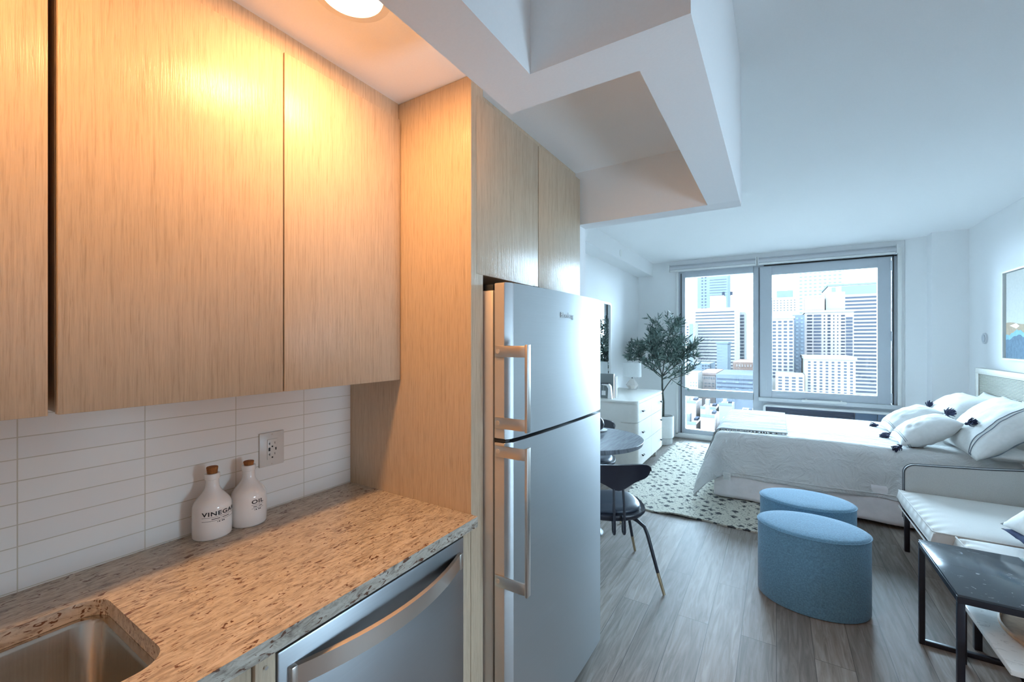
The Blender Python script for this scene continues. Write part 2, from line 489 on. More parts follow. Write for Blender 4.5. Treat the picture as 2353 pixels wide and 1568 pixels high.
def tube(bm, pts, r, seg=10, cap=True):
    pts = [Vector(p) for p in pts]
    rs = r if isinstance(r, (list, tuple)) else [r] * len(pts)
    rings = []
    up = Vector((0, 0, 1))
    prev = None
    for i, p in enumerate(pts):
        if i == 0: t = pts[1] - pts[0]
        elif i == len(pts) - 1: t = pts[-1] - pts[-2]
        else: t = (pts[i + 1] - pts[i]).normalized() + (pts[i] - pts[i - 1]).normalized()
        t.normalize()
        if prev is None:
            a = t.cross(up)
            if a.length < 1e-3: a = t.cross(Vector((1, 0, 0)))
        else:
            a = prev - t * prev.dot(t)
        a.normalize(); prev = a
        b = t.cross(a)
        rings.append([bm.verts.new(p + (a * math.cos(2 * PI * k / seg) + b * math.sin(2 * PI * k / seg)) * rs[i]) for k in range(seg)])
    for a, b in zip(rings, rings[1:]):
        for k in range(seg):
            bm.faces.new((a[k], b[k], b[(k + 1) % seg], a[(k + 1) % seg]))
    if cap:
        bm.faces.new(rings[0]); bm.faces.new(rings[-1][::-1])


def arc_pts(cx, cy, r, a0, a1, n):
    return [(cx + r * math.cos(math.radians(a0 + (a1 - a0) * i / n)), cy + r * math.sin(math.radians(a0 + (a1 - a0) * i / n))) for i in range(n + 1)]


def rrect(x0, x1, y0, y1, r, n=6):
    return (arc_pts(x1 - r, y1 - r, r, 0, 90, n) + arc_pts(x0 + r, y1 - r, r, 90, 180, n)
            + arc_pts(x0 + r, y0 + r, r, 180, 270, n) + arc_pts(x1 - r, y0 + r, r, 270, 360, n))


def world_loc(o):
    v = Vector((0, 0, 0))
    while o:
        v += o.location; o = o.parent
    return v


def obj(name, bm, mat, parent=None, smooth=False, local=False, label=None):
    if parent is not None and not local:
        bmesh.ops.translate(bm, verts=bm.verts[:], vec=-world_loc(parent))
    me = bpy.data.meshes.new(name)
    bm.normal_update()
    bm.to_mesh(me); bm.free()
    if isinstance(mat, (list, tuple)):
        for m_ in mat: me.materials.append(M[m_])
    else:
        me.materials.append(M[mat])
    if smooth:
        for p in me.polygons: p.use_smooth = True
        try: me.set_sharp_from_angle(angle=math.radians(smooth if smooth > 1 else 40))
        except Exception: pass
    o = bpy.data.objects.new(name, me)
    C.objects.link(o)
    if parent is not None: o.parent = parent
    if label: o['label'] = label
    return o


def thing(name, label, cat, loc=(0, 0, 0), rotz=0.0, group=None, kind=None):
    o = bpy.data.objects.new(name, None); C.objects.link(o)
    o.empty_display_size = 0.1
    o.location = loc; o.rotation_euler = (0, 0, rotz)
    o['label'] = label; o['category'] = cat
    if group: o['group'] = group
    if kind: o['kind'] = kind
    return o


def tag(o, label, cat, group=None, kind=None):
    o['label'] = label; o['category'] = cat
    if group: o['group'] = group
    if kind: o['kind'] = kind
    return o


def struct(name, bm, mat, parent=None, smooth=False, label=None, cat=None):
    o = obj(name, bm, mat, parent, smooth)
    if parent is None:
        o['kind'] = 'structure'
        if label: o['label'] = label
        if cat: o['category'] = cat
    return o


def copy_tree(o, parent=None):
    c = o.copy(); C.objects.link(c)
    if parent is not None: c.parent = parent
    for ch in list(o.children):
        copy_tree(ch, c)
    return c


def BM(): return bmesh.new()


def bxo(name, dims, mat, parent=None, bev=0.0, label=None, smooth=False):
    bm = BM(); box(bm, *dims, bev=bev)
    return obj(name, bm, mat, parent, smooth=smooth or bev > 0, label=label)


def text_bm(s, size, spacing=1.0, extrude=0.0, bold=0.0):
    cu = bpy.data.curves.new('lettering', 'FONT')
    cu.body = s; cu.size = size; cu.space_character = spacing
    cu.align_x = 'CENTER'; cu.extrude = extrude; cu.offset = bold; cu.resolution_u = 4
    o = bpy.data.objects.new('lettering', cu); C.objects.link(o)
    bpy.context.view_layer.update()
    dg = bpy.context.evaluated_depsgraph_get()
    me = bpy.data.meshes.new_from_object(o.evaluated_get(dg))
    bm = BM(); bm.from_mesh(me)
    bpy.data.objects.remove(o); bpy.data.curves.remove(cu); bpy.data.meshes.remove(me)
    return bm


# ================================================================== STRUCTURE
CEIL = 2.724
KC = 2.375
WX = -1.486           # kitchen wall
LX = -1.90            # living left wall
RX = 1.80             # right wall
WY = 6.94             # window wall
BY = -1.7
PF = -0.86            # front plane of tall oak panels

bm = BM(); box(bm, -2.1, 2.0, BY - 0.1, WY + 0.2, -0.12, 0.0)
struct('floor', bm, 'floor', label='grey brown wood plank floor of the room', cat='floor')
bm = BM(); box(bm, -2.1, 2.0, BY - 0.1, WY + 0.2, CEIL, CEIL + 0.12)
struct('ceiling', bm, 'ceil', label='smooth white ceiling of the living area', cat='ceiling')
bm = BM(); box(bm, WX - 0.12, WX, BY, 2.08, 0, CEIL)
struct('wall_kitchen', bm, 'paint', label='white kitchen wall behind the cabinets', cat='wall')
bm = BM(); box(bm, LX - 0.12, LX, 2.18, WY, 0, CEIL)
struct('wall_left', bm, 'paint', label='white wall behind dresser and mirror', cat='wall')
bm = BM()
box(bm, RX, RX + 0.12, BY, W2[0], 0, CEIL); box(bm, RX, RX + 0.12, W2[1], WY, 0, CEIL)
box(bm, RX, RX + 0.12, W2[0], W2[1], 0, W2[2]); box(bm, RX, RX + 0.12, W2[0], W2[1], W2[3], CEIL)
struct('wall_right', bm, 'paint', label='white wall behind headboard and framed picture', cat='wall')
bm = BM(); box(bm, -2.0, 1.9, BY - 0.1, BY, 0, CEIL)
struct('wall_back', bm, 'paint', label='white wall behind the viewer', cat='wall')

# window wall with its opening; pilasters on the right
OX0, OX1, OZ0, OZ1 = -1.315, 1.285, 0.045, 2.56
bm = BM()
box(bm, LX - 0.1, OX0, WY, WY + 0.2, 0, CEIL)
box(bm, OX1, RX + 0.1, WY, WY + 0.2, 0, CEIL)
box(bm, OX0, OX1, WY, WY + 0.2, OZ1, CEIL)
box(bm, OX0, OX1, WY, WY + 0.2, 0, OZ0)
struct('wall_window', bm, 'paint', label='white wall around the big window', cat='wall')
bm = BM()
prism(bm, [(1.33, WY), (1.33, 6.90), (1.50, 6.80), (1.50, 6.62), (1.80, 6.62), (1.80, WY)], 0, CEIL)
struct('wall_pilaster', bm, 'paint', label='stepped white column right of the window', cat='column')

# partition at the fridge bay and header
bm = BM()
box(bm, LX, -0.885, 2.08, 2.18, 0, 2.10)
box(bm, LX, -0.135, 2.08, 2.18, 2.10, CEIL)
bmesh.ops.remove_doubles(bm, verts=bm.verts[:], dist=1e-5)
struct('wall_partition', bm, 'paint', label='white partition and header past the refrigerator', cat='wall')
# kitchen ceiling (two levels) and dropped duct soffit
bm = BM()
prism(bm, [(WX, BY), (-0.605, BY), (-0.605, 0.85), (-0.14, 0.97), (-0.14, 2.08), (WX, 2.08)], KC, CEIL - 0.002)
struct('ceiling_kitchen', bm, 'ceil', label='lower white ceiling above the kitchen cabinets', cat='ceiling')
bm = BM()
prism(bm, [(-0.605, BY), (-0.478, BY), (-0.478, 0.846), (-0.135, 0.846), (-0.135, 2.08), (-0.262, 2.08), (-0.262, 0.965), (-0.605, 0.965)], 2.10, CEIL - 0.001)
struct('ceiling_duct', bm, 'ceil', label='angular dropped white soffit crossing the ceiling', cat='soffit')
bm = BM(); box(bm, LX, -1.67, 2.18, WY, 2.52, CEIL)
struct('ceiling_bulkhead', bm, 'paint', label='long white bulkhead along the left wall top', cat='bulkhead')

bm = BM(); box(bm, LX, -1.33, WY - 0.014, WY, 0, 0.10, bev=0.003)
struct('baseboard_window', bm, 'white')
bm = BM(); box(bm, LX, LX + 0.014, 2.18, WY - 0.014, 0, 0.10, bev=0.003)
struct('baseboard_left', bm, 'white')
bm = BM(); box(bm, RX - 0.014, RX, BY, 6.62, 0, 0.10, bev=0.003)
struct('baseboard_right', bm, 'white')
# tile backsplash
bm = BM(); box(bm, WX, WX + 0.008, BY, 1.1245, 0.914, 1.40)
struct('trim_1', bm, 'tile', label='stacked white tile backsplash under the wall cabinets', cat='backsplash')

# ------------------------------------------------------------------ window
win = thing('window_1', 'large grey framed window with sliding panel and city view', 'window', (0, WY, 0), kind='structure')
F = 'win_frame'
y0, y1 = WY + 0.02, WY + 0.12
def fr(name, x0, x1, z0, z1, ya=y0, yb=y1, mat=F, bev=0.004, par=win, label=None):
    return bxo(name, (x0, x1, ya, yb, z0, z1), mat, par, bev=bev, label=label)
bm = BM()
for d in ((-1.31, -1.192, y0, y1, 0.05, 2.56), (-0.284, -0.155, y0, y1, 0.05, 2.56), (-1.20, -0.27, y0, y1, 2.467, 2.56),
          (-1.20, -0.27, y0, y1, 0.645, 0.755), (-1.20, -0.27, y0, y1, 0.05, 0.138), (-0.16, 1.28, y0, y1, 2.535, 2.56), (1.215, 1.28, y0, y1, 0.65, 2.56)):
    box(bm, *d, bev=0.004)
obj('window_frame', bm, F, win, smooth=True)
bm = BM()
box(bm, -1.318, -1.285, WY - 0.03, WY + 0.02, 0.05, 2.56, bev=0.004); box(bm, 1.262, 1.30, WY - 0.03, WY + 0.02, 0.65, 2.64, bev=0.004)
box(bm, -1.318, -0.20, WY - 0.03, WY + 0.02, 0.02, 0.075, bev=0.004)
obj('casing', bm, 'white', win, smooth=True, label='white casing strips')
bm = BM()
box(bm, -1.255, -1.243, WY + 0.005, WY + 0.022, 0.07, 2.53); box(bm, -0.212, -0.207, WY + 0.01, WY + 0.022, 0.66, 2.53); box(bm, 1.222, 1.232, WY - 0.0, WY + 0.022, 0.70, 2.55)
box(bm, -0.15, 1.23, WY - 0.0, WY + 0.022, 2.545, 2.556)
obj('gasket', bm, 'rubber', win)
# sash on the right
bm = BM()
sy0, sy1 = WY - 0.01, WY + 0.05
for d in ((-0.195, -0.05, sy0, sy1, 0.70, 2.535), (1.075, 1.205, sy0, sy1, 0.70, 2.535), (-0.06, 1.08, sy0, sy1, 2.412, 2.535), (-0.06, 1.08, sy0, sy1, 0.70, 0.80)):
    box(bm, *d, bev=0.004)
sash = obj('sliding_sash', bm, F, win, smooth=True)
bxo('sash_pane', (-0.06, 1.08, WY + 0.018, WY + 0.024, 0.79, 2.42), 'glass', sash)
bm = BM(); box(bm, -0.125, -0.118, WY - 0.02, WY - 0.011, 0.80, 0.95, bev=0.002)
for z in (0.78, 1.55, 2.42): box(bm, 1.196, 1.214, WY - 0.03, WY - 0.008, z - 0.06, z + 0.06, bev=0.003)
obj('latch', bm, 'white_metal', sash, smooth=True)
bxo('upper_pane', (-1.195, -0.28, WY + 0.06, WY + 0.066, 0.75, 2.47), 'glass', win)
bxo('lower_pane', (-1.195, -0.28, WY + 0.06, WY + 0.066, 0.13, 0.65), 'glass', win)
fr('window_sill', -0.215, 1.30, 0.648, 0.70, WY - 0.045, WY + 0.12, 'white_metal', 0.006)
fr('spandrel', -0.16, 1.285, 0.05, 0.648, WY + 0.005, WY + 0.16, 'win_frame', 0.002, label='panel below the sill')
bm = BM()
pts = rrect(0.285, 0.764, 0.678, 0.708, 0.013)
prism(bm, pts, WY - 0.085, WY - 0.06, bev=0.004, plane='XZ')
box(bm, 0.33, 0.35, WY - 0.061, WY - 0.011, 0.70, 0.715); box(bm, 0.70, 0.72, WY - 0.061, WY - 0.011, 0.70, 0.715)
obj('pull_bar', bm, 'white', sash, smooth=True, label='white pull bar')

w2 = thing('added_window', 'small white framed window added out of view in the right wall', 'window', (RX, 1.3, 0.5), kind='structure')  # added opening that brings extra daylight into the kitchen
bm = BM()
xa, xb = RX - 0.01, RX + 0.08
box(bm, xa, xb, W2[0], W2[0] + 0.04, W2[2], W2[3], bev=0.004); box(bm, xa, xb, W2[1] - 0.04, W2[1], W2[2], W2[3], bev=0.004)
box(bm, xa, xb, W2[0] + 0.04, W2[1] - 0.04, W2[2], W2[2] + 0.04, bev=0.004); box(bm, xa, xb, W2[0] + 0.04, W2[1] - 0.04, W2[3] - 0.04, W2[3], bev=0.004)
obj('window_frame', bm, 'white', w2, smooth=True)
bxo('pane', (RX + 0.03, RX + 0.036, W2[0] + 0.03, W2[1] - 0.03, W2[2] + 0.03, W2[3] - 0.03), 'glass', w2)

# roller blinds
for nm, xa, xb, lab in (('roller_blind', -1.42, -0.235, 'rolled-up white roller blind over the left window pane'),
                        ('roller_blind', -0.225, 1.255, 'rolled-up white roller blind over the sliding right pane')):
    t = thing(nm, lab, 'blind', (xa, WY, 2.6), group='roller blinds above the window')
    bm = BM(); tube(bm, [(xa + 0.01, WY - 0.045, 2.61), (xb - 0.01, WY - 0.045, 2.61)], 0.036, 20)
    obj('roll', bm, 'blind', t, smooth=True)
    bxo('cassette', (xa + 0.01, xb - 0.01, WY - 0.012, WY - 0.001, 2.565, 2.665), 'white_metal', t, bev=0.002)
    bxo('bottom_rail', (xa + 0.02, xb - 0.02, WY - 0.075, WY - 0.06, 2.556, 2.578), 'white', t, bev=0.003)
    for xx in (xa, xb - 0.012):
        bxo('end_bracket', (xx, xx + 0.012, WY - 0.09, WY - 0.001, 2.56, 2.668), 'white', t, bev=0.003)

# through-wall heater under the sill
t = thing('wall_heater', 'long white wall heating unit with dark grille below the window', 'heater', (0.5, WY, 0.0))
bm = BM()
for pts in ([rrect(-0.155, 1.215, 0.13, 0.612, 0.03)]):
    prism(bm, pts, 6.80, 6.94, bev=0.008, plane='XZ')
obj('housing', bm, 'white', t, smooth=True)
bxo('grille', (-0.125, 0.83, 6.788, 6.80, 0.34, 0.588), 'dark_grille', t)
bm = BM()
box(bm, 0.835, 1.05, 6.785, 6.80, 0.34, 0.588, bev=0.002); box(bm, 1.054, 1.185, 6.785, 6.80, 0.34, 0.588, bev=0.002)
obj('control_flap', bm, 'flap', t, smooth=True, label='blue grey control cover')
bm = BM()
for k in range(9): box(bm, -0.125, 0.83, 6.781, 6.789, 0.35 + k * 0.026, 0.355 + k * 0.026)
obj('louver', bm, 'black', t)

# ================================================================== CITY OUTSIDE
def facmat(name, col, rough=0.8):
    M[name] = plain(name, col, rough, vary=0.03); M[name].node_tree.nodes['Noise Texture'].inputs['Scale'].default_value = 0.3; M[name].node_tree.nodes['Principled BSDF'].inputs['Specular IOR Level'].default_value = 0.0
facmat('fac_white', (0.079, 0.072, 0.065)); facmat('fac_pink', (0.072, 0.060, 0.055)); facmat('fac_blue', (0.039, 0.044, 0.049))
facmat('fac_grey', (0.060, 0.057, 0.055)); facmat('fac_brick', (0.060, 0.044, 0.039)); facmat('fac_blue_and_shade', (0.030, 0.033, 0.038))
facmat('win_blue', (0.016, 0.017, 0.021)); facmat('win_dark', (0.009, 0.010, 0.013)); facmat('win_pale', (0.040, 0.042, 0.044)); facmat('roof_grey', (0.077, 0.072, 0.065)); facmat('roof_red', (0.057, 0.038, 0.031))
GZ = -48.0
bm = BM(); box(bm, -500, 900, 30, 1500, GZ - 2, GZ)
struct('ground', bm, 'roof_grey', label='pale city ground far below the window', cat='ground')


def building(label, D, xa, xb, ytop, depth, mat, wins=(), cat='building', roof=None, extra=None, name='building', group=None):
    """facade spans photo columns xa..xb at distance D, top at ytop (measured from the photo)."""
    a = atY(xa, ytop, D); b = atY(xb, ytop, D)
    x0, x1 = a.x, b.x
    top = (a.z + b.z) / 2
    t = thing(name, label, cat, ((x0 + x1) / 2, D, GZ), group=group)
    bm = BM(); box(bm, x0, x1, D, D + depth, GZ, top)
    obj('body', bm, mat, t)
    if roof:
        bm = BM(); box(bm, x0 - 0.3, x1 + 0.3, D - 0.3, D + depth, top, top + 0.8); obj('roof_edge', bm, roof, t)
    nwin = 0
    stuff = BM(); stuff_n = 0; smat = None
    for (fx0, fx1, nx, fy0, fy1, ny, wx, wy, wmat) in wins:
        # columns between photo x fx0..fx1, rows between photo y fy0..fy1 measured at the facade
        A = atY(fx0, fy0, D); B = atY(fx1, fy0, D)
        xm = (fx0 + fx1) / 2
        zt = atY(xm, fy0, D).z; zb = atY(xm, fy1, D).z
        dx = (B.x - A.x) / nx; dz = (zt - zb) / ny
        me = None
        for i in range(nx):
            for j in range(ny):
                cx = A.x + (i + 0.5) * dx; cz = zt - (j + 0.5) * dz
                hw, hh = dx * wx / 2, dz * wy / 2
                if nwin < 100:
                    if me is None:
                        bm = BM(); box(bm, -hw, hw, -0.12, 0.02, -hh, hh)
                        o = obj('window', bm, wmat, t, local=True); me = o
                    else:
                        o = me.copy(); C.objects.link(o); o.parent = t
                    o.location = (cx - t.location.x, 0, cz - GZ)
                    nwin += 1
                else:
                    box(stuff, cx - hw, cx + hw, D - 0.12, D + 0.02, cz - hh, cz + hh); stuff_n += 1; smat = wmat
    if stuff_n:
        so = obj('window', stuff, smat, t); so['kind'] = 'stuff'
    else:
        stuff.free()
    if extra: extra(t, x0, x1, top, D)
    return t


# left pane
building('very tall pale blue glass tower running off the window top, left pane', 420, 1602, 1672, 560, 30, 'fac_blue',
         [(1610, 1625, 2, 600, 712, 16, .45, .4, 'win_blue'), (1630, 1670, 1, 640, 700, 10, .96, .18, 'win_blue')])
def crown(t, x0, x1, top, D):
    bm = BM(); box(bm, x0 + 8, x1 - 6, D + 2, D + 14, top, top + 7); obj('rooftop_block', bm, 'fac_white', t)
    for xx in (x0 + 14, x0 + 18): bxo('roof_vent', (xx, xx + 1.2, D + 3, D + 5, top + 7, top + 9), 'win_dark', t)
building('wide office block striped with horizontal windows, middle of the left pane', 260, 1595, 1691, 708, 30, 'fac_white',
         [(1597, 1689, 1, 714, 850, 19, .97, .34, 'win_blue')], extra=crown)
building('narrow stepped tower edge just right of the striped office block', 292, 1692, 1711, 717, 22, 'fac_grey',
         [(1694, 1710, 1, 722, 850, 17, .95, .5, 'win_blue')])
building('slim pale tower at the far left edge of the left pane', 240, 1560, 1594, 741, 15, 'fac_white',
         [(1584, 1593, 1, 744, 840, 1, .95, .99, 'fac_blue'), (1577, 1583, 1, 748, 840, 14, .6, .4, 'win_blue')])
building('plain light blue slab tower before the striped office block', 200, 1647, 1672, 790, 14, 'fac_blue',
         [(1647.5, 1660, 2, 796, 850, 8, .5, .2, 'win_pale')], roof='fac_blue')
building('low orange-red roofed hall right of the light blue slab', 230, 1684, 1745, 833, 40, 'roof_red',
         [(1690, 1735, 7, 836, 846, 1, .5, .6, 'fac_pink')])
building('low blue glass office with long window bands, bottom right of left pane', 150, 1645, 1745, 862, 26, 'fac_blue_and_shade',
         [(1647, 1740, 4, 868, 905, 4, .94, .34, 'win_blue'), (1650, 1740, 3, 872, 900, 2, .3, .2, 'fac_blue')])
building('squat pink brick block with arched windows beside the low blue office', 170, 1608, 1644, 862, 25, 'fac_pink',
         [(1611, 1643, 6, 866, 872, 1, .55, .7, 'win_pale'), (1609, 1643, 4, 878, 890, 2, .5, .4, 'win_pale')], roof='fac_brick')
building('small blue box building below the slim pale tower', 210, 1590, 1631, 836, 20, 'fac_blue',
         [(1612, 1631, 3, 838, 856, 3, .6, .5, 'win_blue')])
building('bright white low block at the lower left of the left pane', 158, 1560, 1604, 856, 10, 'fac_white',
         [(1584, 1603, 3, 876, 890, 2, .35, .3, 'win_pale')])
# right pane
building('tallest pale tower dotted with small windows, top of right pane', 400, 1832, 1940, 560, 30, 'fac_white',
         [(1835, 1936, 9, 622, 722, 12, .55, .30, 'win_pale')])
building('pale apartment tower at the left edge of the right pane', 320, 1750, 1832, 684, 25, 'fac_white',
         [(1775, 1830, 7, 688, 716, 5, .3, .25, 'win_blue')],
         extra=lambda t, x0, x1, top, D: obj('roof_tank', (lambda b: (box(b, x1 - 11, x1 - 2, D + 3, D + 12, top, top + 4.6), b)[1])(BM()), 'fac_blue', t))
building('white gridded apartment tower, left side of the right pane', 160, 1768, 1824, 733, 22, 'fac_white',
         [(1773, 1824, 4, 736, 870, 17, .62, .55, 'win_blue')], roof='fac_grey')
building('tower wing coloured as blue shade between the white grid tower and the brown banded one', 184, 1822, 1849, 724, 5, 'fac_blue_and_shade',  # shaded side of the grid tower, its shade put into the facade colour
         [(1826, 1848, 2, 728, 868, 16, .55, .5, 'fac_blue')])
def pent(t, x0, x1, top, D):
    bm = BM(); box(bm, x0, x0 + 6.0, D + 2, D + 10, top, top + 5.6); obj('penthouse', bm, 'fac_brick', t, label='red brick rooftop block')
    bm = BM(); box(bm, x0 + 6.4, x0 + 12, D + 3, D + 10, top + 0.5, top + 7.5); obj('water_tank', bm, 'fac_grey', t)
building('pinkish apartment tower with brown balcony bands, centre of right pane', 190, 1850, 1962, 718, 20, 'fac_pink',
         [(1854, 1867, 1, 722, 826, 14, .9, .5, 'win_dark'), (1869, 1888, 1, 722, 826, 14, .92, .62, 'win_blue'), (1891, 1898, 1, 722, 826, 14, .5, .4, 'win_dark'),
          (1900, 1910, 1, 722, 826, 14, .7, .55, 'win_dark'), (1913, 1919, 1, 722, 826, 14, .4, .45, 'win_dark'), (1922, 1928, 1, 722, 826, 14, .4, .35, 'win_dark'),
          (1932, 1942, 1, 722, 826, 14, .9, .45, 'win_dark'), (1943, 1960, 1, 728, 826, 13, .9, .7, 'win_blue')], roof='fac_grey', extra=pent)
building('wide glass office tower with blue bands, right side of right pane', 240, 1903, 2030, 655, 30, 'fac_white',
         [(1933, 2016, 1, 656, 676, 1, .98, .95, 'fac_blue'), (1905, 2016, 1, 680, 912, 28, .98, .5, 'win_blue'), (1909, 1922, 1, 660, 674, 1, .7, .8, 'fac_blue')], roof='fac_blue')
building('low white block with eight columns of square windows, bottom of right pane', 150, 1850, 1966, 827, 22, 'fac_white',
         [(1853, 1964, 8, 830, 906, 11, .45, .55, 'win_blue')], roof='fac_grey')
building('lowest white block below the shade-coloured wing', 145, 1782, 1849, 862, 12, 'fac_white',
         [(1785, 1848, 4, 865, 906, 6, .55, .55, 'win_blue')])
# rooftops seen down through the lower pane
rr = random.Random(3)
for D in (88, 108, 126):
    for q in range(4):
        px = 1580 + q * 44 + rr.uniform(-3, 3)
        a = atY(px, 900, D)
        wdt = (atY(px + 44, 900, D).x - a.x) * rr.uniform(0.68, 0.84); top = -17.0 + rr.uniform(-2.5, 2.0)
        roofm = rr.choice(['roof_grey', 'fac_white', 'fac_white', 'fac_grey', 'fac_pink'])
        t = thing('low_building', 'low flat-roofed city block seen through the bottom pane', 'building', (a.x, D, GZ), group='flat rooftops far below the window')
        dp = rr.uniform(8, 13)
        bm = BM(); box(bm, a.x - wdt / 2, a.x + wdt / 2, D, D + dp, GZ, top); obj('body', bm, roofm, t)
        bm = BM(); box(bm, a.x - wdt / 4, a.x, D + 2, D + 4.5, top, top + rr.uniform(1, 2.2)); obj('roof_unit', bm, rr.choice(['fac_blue', 'fac_grey', 'win_pale']), t)
        bm = BM(); box(bm, a.x + wdt * 0.1, a.x + wdt * 0.35, D + dp * 0.5, D + dp * 0.8, top, top + 0.5); obj('skylight', bm, 'win_blue', t)
        bm = BM(); box(bm, a.x - wdt / 2, a.x + wdt / 2, D - 0.15, D + 0.2, top, top + 0.6); obj('parapet', bm, 'fac_blue', t)

# ================================================================== KITCHEN
# wall cabinets
UF = -1.187  # door face
UB, UT = 1.346, 2.312
def wall_cab(ya, yb, doors, label):
    t = thing('wall_cabinet', label, 'cabinet', (WX, ya, UB), group='oak wall cabinets over the counter')
    bxo('body', (WX + 0.008, UF - 0.020, ya, yb, UB + 0.004, UT), 'oak', t)
    for (da, db) in doors:
        bxo('door', (UF - 0.019, UF, da, db, UB, UT), 'oak', t, bev=0.0012)
    bxo('top_filler', (WX + 0.008, UF - 0.012, ya, yb, UT + 0.002, KC), 'oak', t)
    return t
wall_cab(-0.70, 0.2215, [(-0.70, -0.245), (-0.241, 0.2215)], 'oak wall cabinet cut off at the left edge of the photo')
wall_cab(0.234, 1.122, [(0.2345, 0.6795), (0.6835, 1.121)], 'wide two-door oak wall cabinet reflecting the ceiling light')

# tall end panel of the fridge bay + filler
t = thing('refrigerator_surround_panel', 'tall oak end panel standing between counter and refrigerator', 'panel', (WX, 1.125, 0))
bxo('side_panel', (WX + 0.002, PF, 1.125, 1.150, 0, KC - 0.001), 'oak', t)
bxo('filler_strip', (PF - 0.02, PF - 0.001, 1.150, 1.193, 0, KC - 0.001), 'oak', t)
bm = BM(); box(bm, WX + 0.002, PF - 0.04, 1.1535, 2.078, KC - 0.045, KC - 0.001)
obj('top_filler', bm, 'oak', t)
bxo('end_filler', (PF - 0.05, PF - 0.022, 2.050, 2.079, 1.70, KC - 0.05), 'oak', t)

# cabinet over the refrigerator
t = thing('overhead_cabinet', 'grey-looking oak two-door cabinet above the refrigerator', 'cabinet', (WX, 1.196, 1.715))
bxo('body', (WX + 0.002, PF - 0.022, 1.155, 2.048, 1.722, 2.326), 'oak', t)
for da, db, hy in ((1.157, 1.5925, 1.575), (1.5975, 2.046, 1.616)):
    d = bxo('door', (PF - 0.021, PF, da, db, 1.718, 2.322), 'oak', t, bev=0.0012)
    bm = BM(); box(bm, PF - 0.012, PF + 0.016, hy - 0.045 if hy < 1.6 else hy, hy if hy < 1.6 else hy + 0.045, 1.7135, 1.7165); box(bm, PF + 0.012, PF + 0.016, hy - 0.045 if hy < 1.6 else hy, hy if hy < 1.6 else hy + 0.045, 1.7085, 1.7165)
    obj('edge_pull', bm, 'black', d)

# countertop with sink cutout
CX0, CX1 = WX + 0.008, -0.832
CT, CB = 0.914, 0.880
bm = BM()
SX0, SX1, SY0, SY1 = -1.30, -0.94, -0.42, 0.328
outer = [(CX0, -1.2), (CX1, -1.2), (CX1, 1.1245), (CX0, 1.1245)]
inner = rrect(SX0, SX1, SY0, SY1, 0.05, 8)
def slab_with_hole(bm, outer, inner, z0, z1):
    for z, flip in ((z1, False), (z0, True)):
        vo = [bm.verts.new((x, y, z)) for x, y in outer]
        vi = [bm.verts.new((x, y, z)) for x, y in inner]
        es = [bm.edges.new((vo[i], vo[(i + 1) % len(vo)])) for i in range(len(vo))] + [bm.edges.new((vi[i], vi[(i + 1) % len(vi)])) for i in range(len(vi))]
        bmesh.ops.triangle_fill(bm, use_beauty=True, edges=es)
        if z == z1: to, ti = vo, vi
        else: bo, bi = vo, vi
    for a, b in ((to, bo), (ti, bi)):
        n = len(a)
        for i in range(n): bm.faces.new((a[i], a[(i + 1) % n], b[(i + 1) % n], b[i]))
    bmesh.ops.recalc_face_normals(bm, faces=bm.faces[:])
slab_with_hole(bm, outer, inner, CB, CT)
tag(obj('countertop', bm, 'granite'), 'speckled beige granite countertop with sink cutout', 'countertop')

# sink
t = thing('sink', 'undermounted stainless steel sink set into the granite', 'sink', (-1.12, -0.05, 0.68))
bm = BM()
def ring(bm, x0, x1, y0, y1, r, z):
    return [bm.verts.new((x, y, z)) for x, y in rrect(x0, x1, y0, y1, r, 8)]
lev = [(0.012, 0.05, 0.8795), (-0.012, 0.042, 0.8795), (-0.016, 0.042, 0.872), (-0.020, 0.042, 0.70), (-0.030, 0.045, 0.680), (-0.055, 0.05, 0.668)]
rings = [ring(bm, SX0 - g, SX1 + g, SY0 - g, SY1 + g, r, z) for g, r, z in lev]
for a, b in zip(rings, rings[1:]):
    n = len(a)
    for i in range(n): bm.faces.new((a[i], a[(i + 1) % n], b[(i + 1) % n], b[i]))
bm.faces.new(rings[-1])
bmesh.ops.recalc_face_normals(bm, faces=bm.faces[:])
obj('basin', bm, 'sink_steel', t, smooth=50)
bm = BM(); lathe(bm, [(0.0, 0.0), (0.045, 0.0), (0.05, 0.004), (0.0, 0.004)], -1.12, -0.05, 0.668)
obj('drain', bm, 'chrome', t, smooth=True)

# base cabinet under the sink, filler right of the dishwasher
t = thing('base_cabinet', 'oak base cabinet under the sink left of the dishwasher', 'cabinet', (WX, -1.2, 0))
bm = BM(); box(bm, WX + 0.008, -0.875, -1.2, -0.47, 0.10, CB - 0.001); box(bm, WX + 0.008, -0.875, 0.452, 0.470, 0.10, CB - 0.001); box(bm, -0.893, -0.875, -0.47, 0.452, 0.10, CB - 0.001)
obj('body', bm, 'oak', t)
for da, db in ((-1.195, -0.39), (-0.386, 0.428)):
    bxo('door', (-0.874, -0.856, da, db, 0.11, 0.862), 'oak', t, bev=0.001)
bxo('stile', (-0.874, -0.848, 0.431, 0.470, 0.10, 0.868), 'oak', t, bev=0.001)
bm = BM(); tube(bm, [(-0.849, 0.450, 0.852), (-0.843, 0.450, 0.852)], 0.0035, 12)
obj('screw', bm, 'chrome', t, smooth=True, label='small shiny screw head')
t = thing('filler_panel', 'narrow oak filler between dishwasher and tall panel', 'panel', (WX, 1.09, 0))
bxo('front', (-0.89, -0.862, 1.086, 1.1245, 0.0, CB - 0.001), 'oak', t)

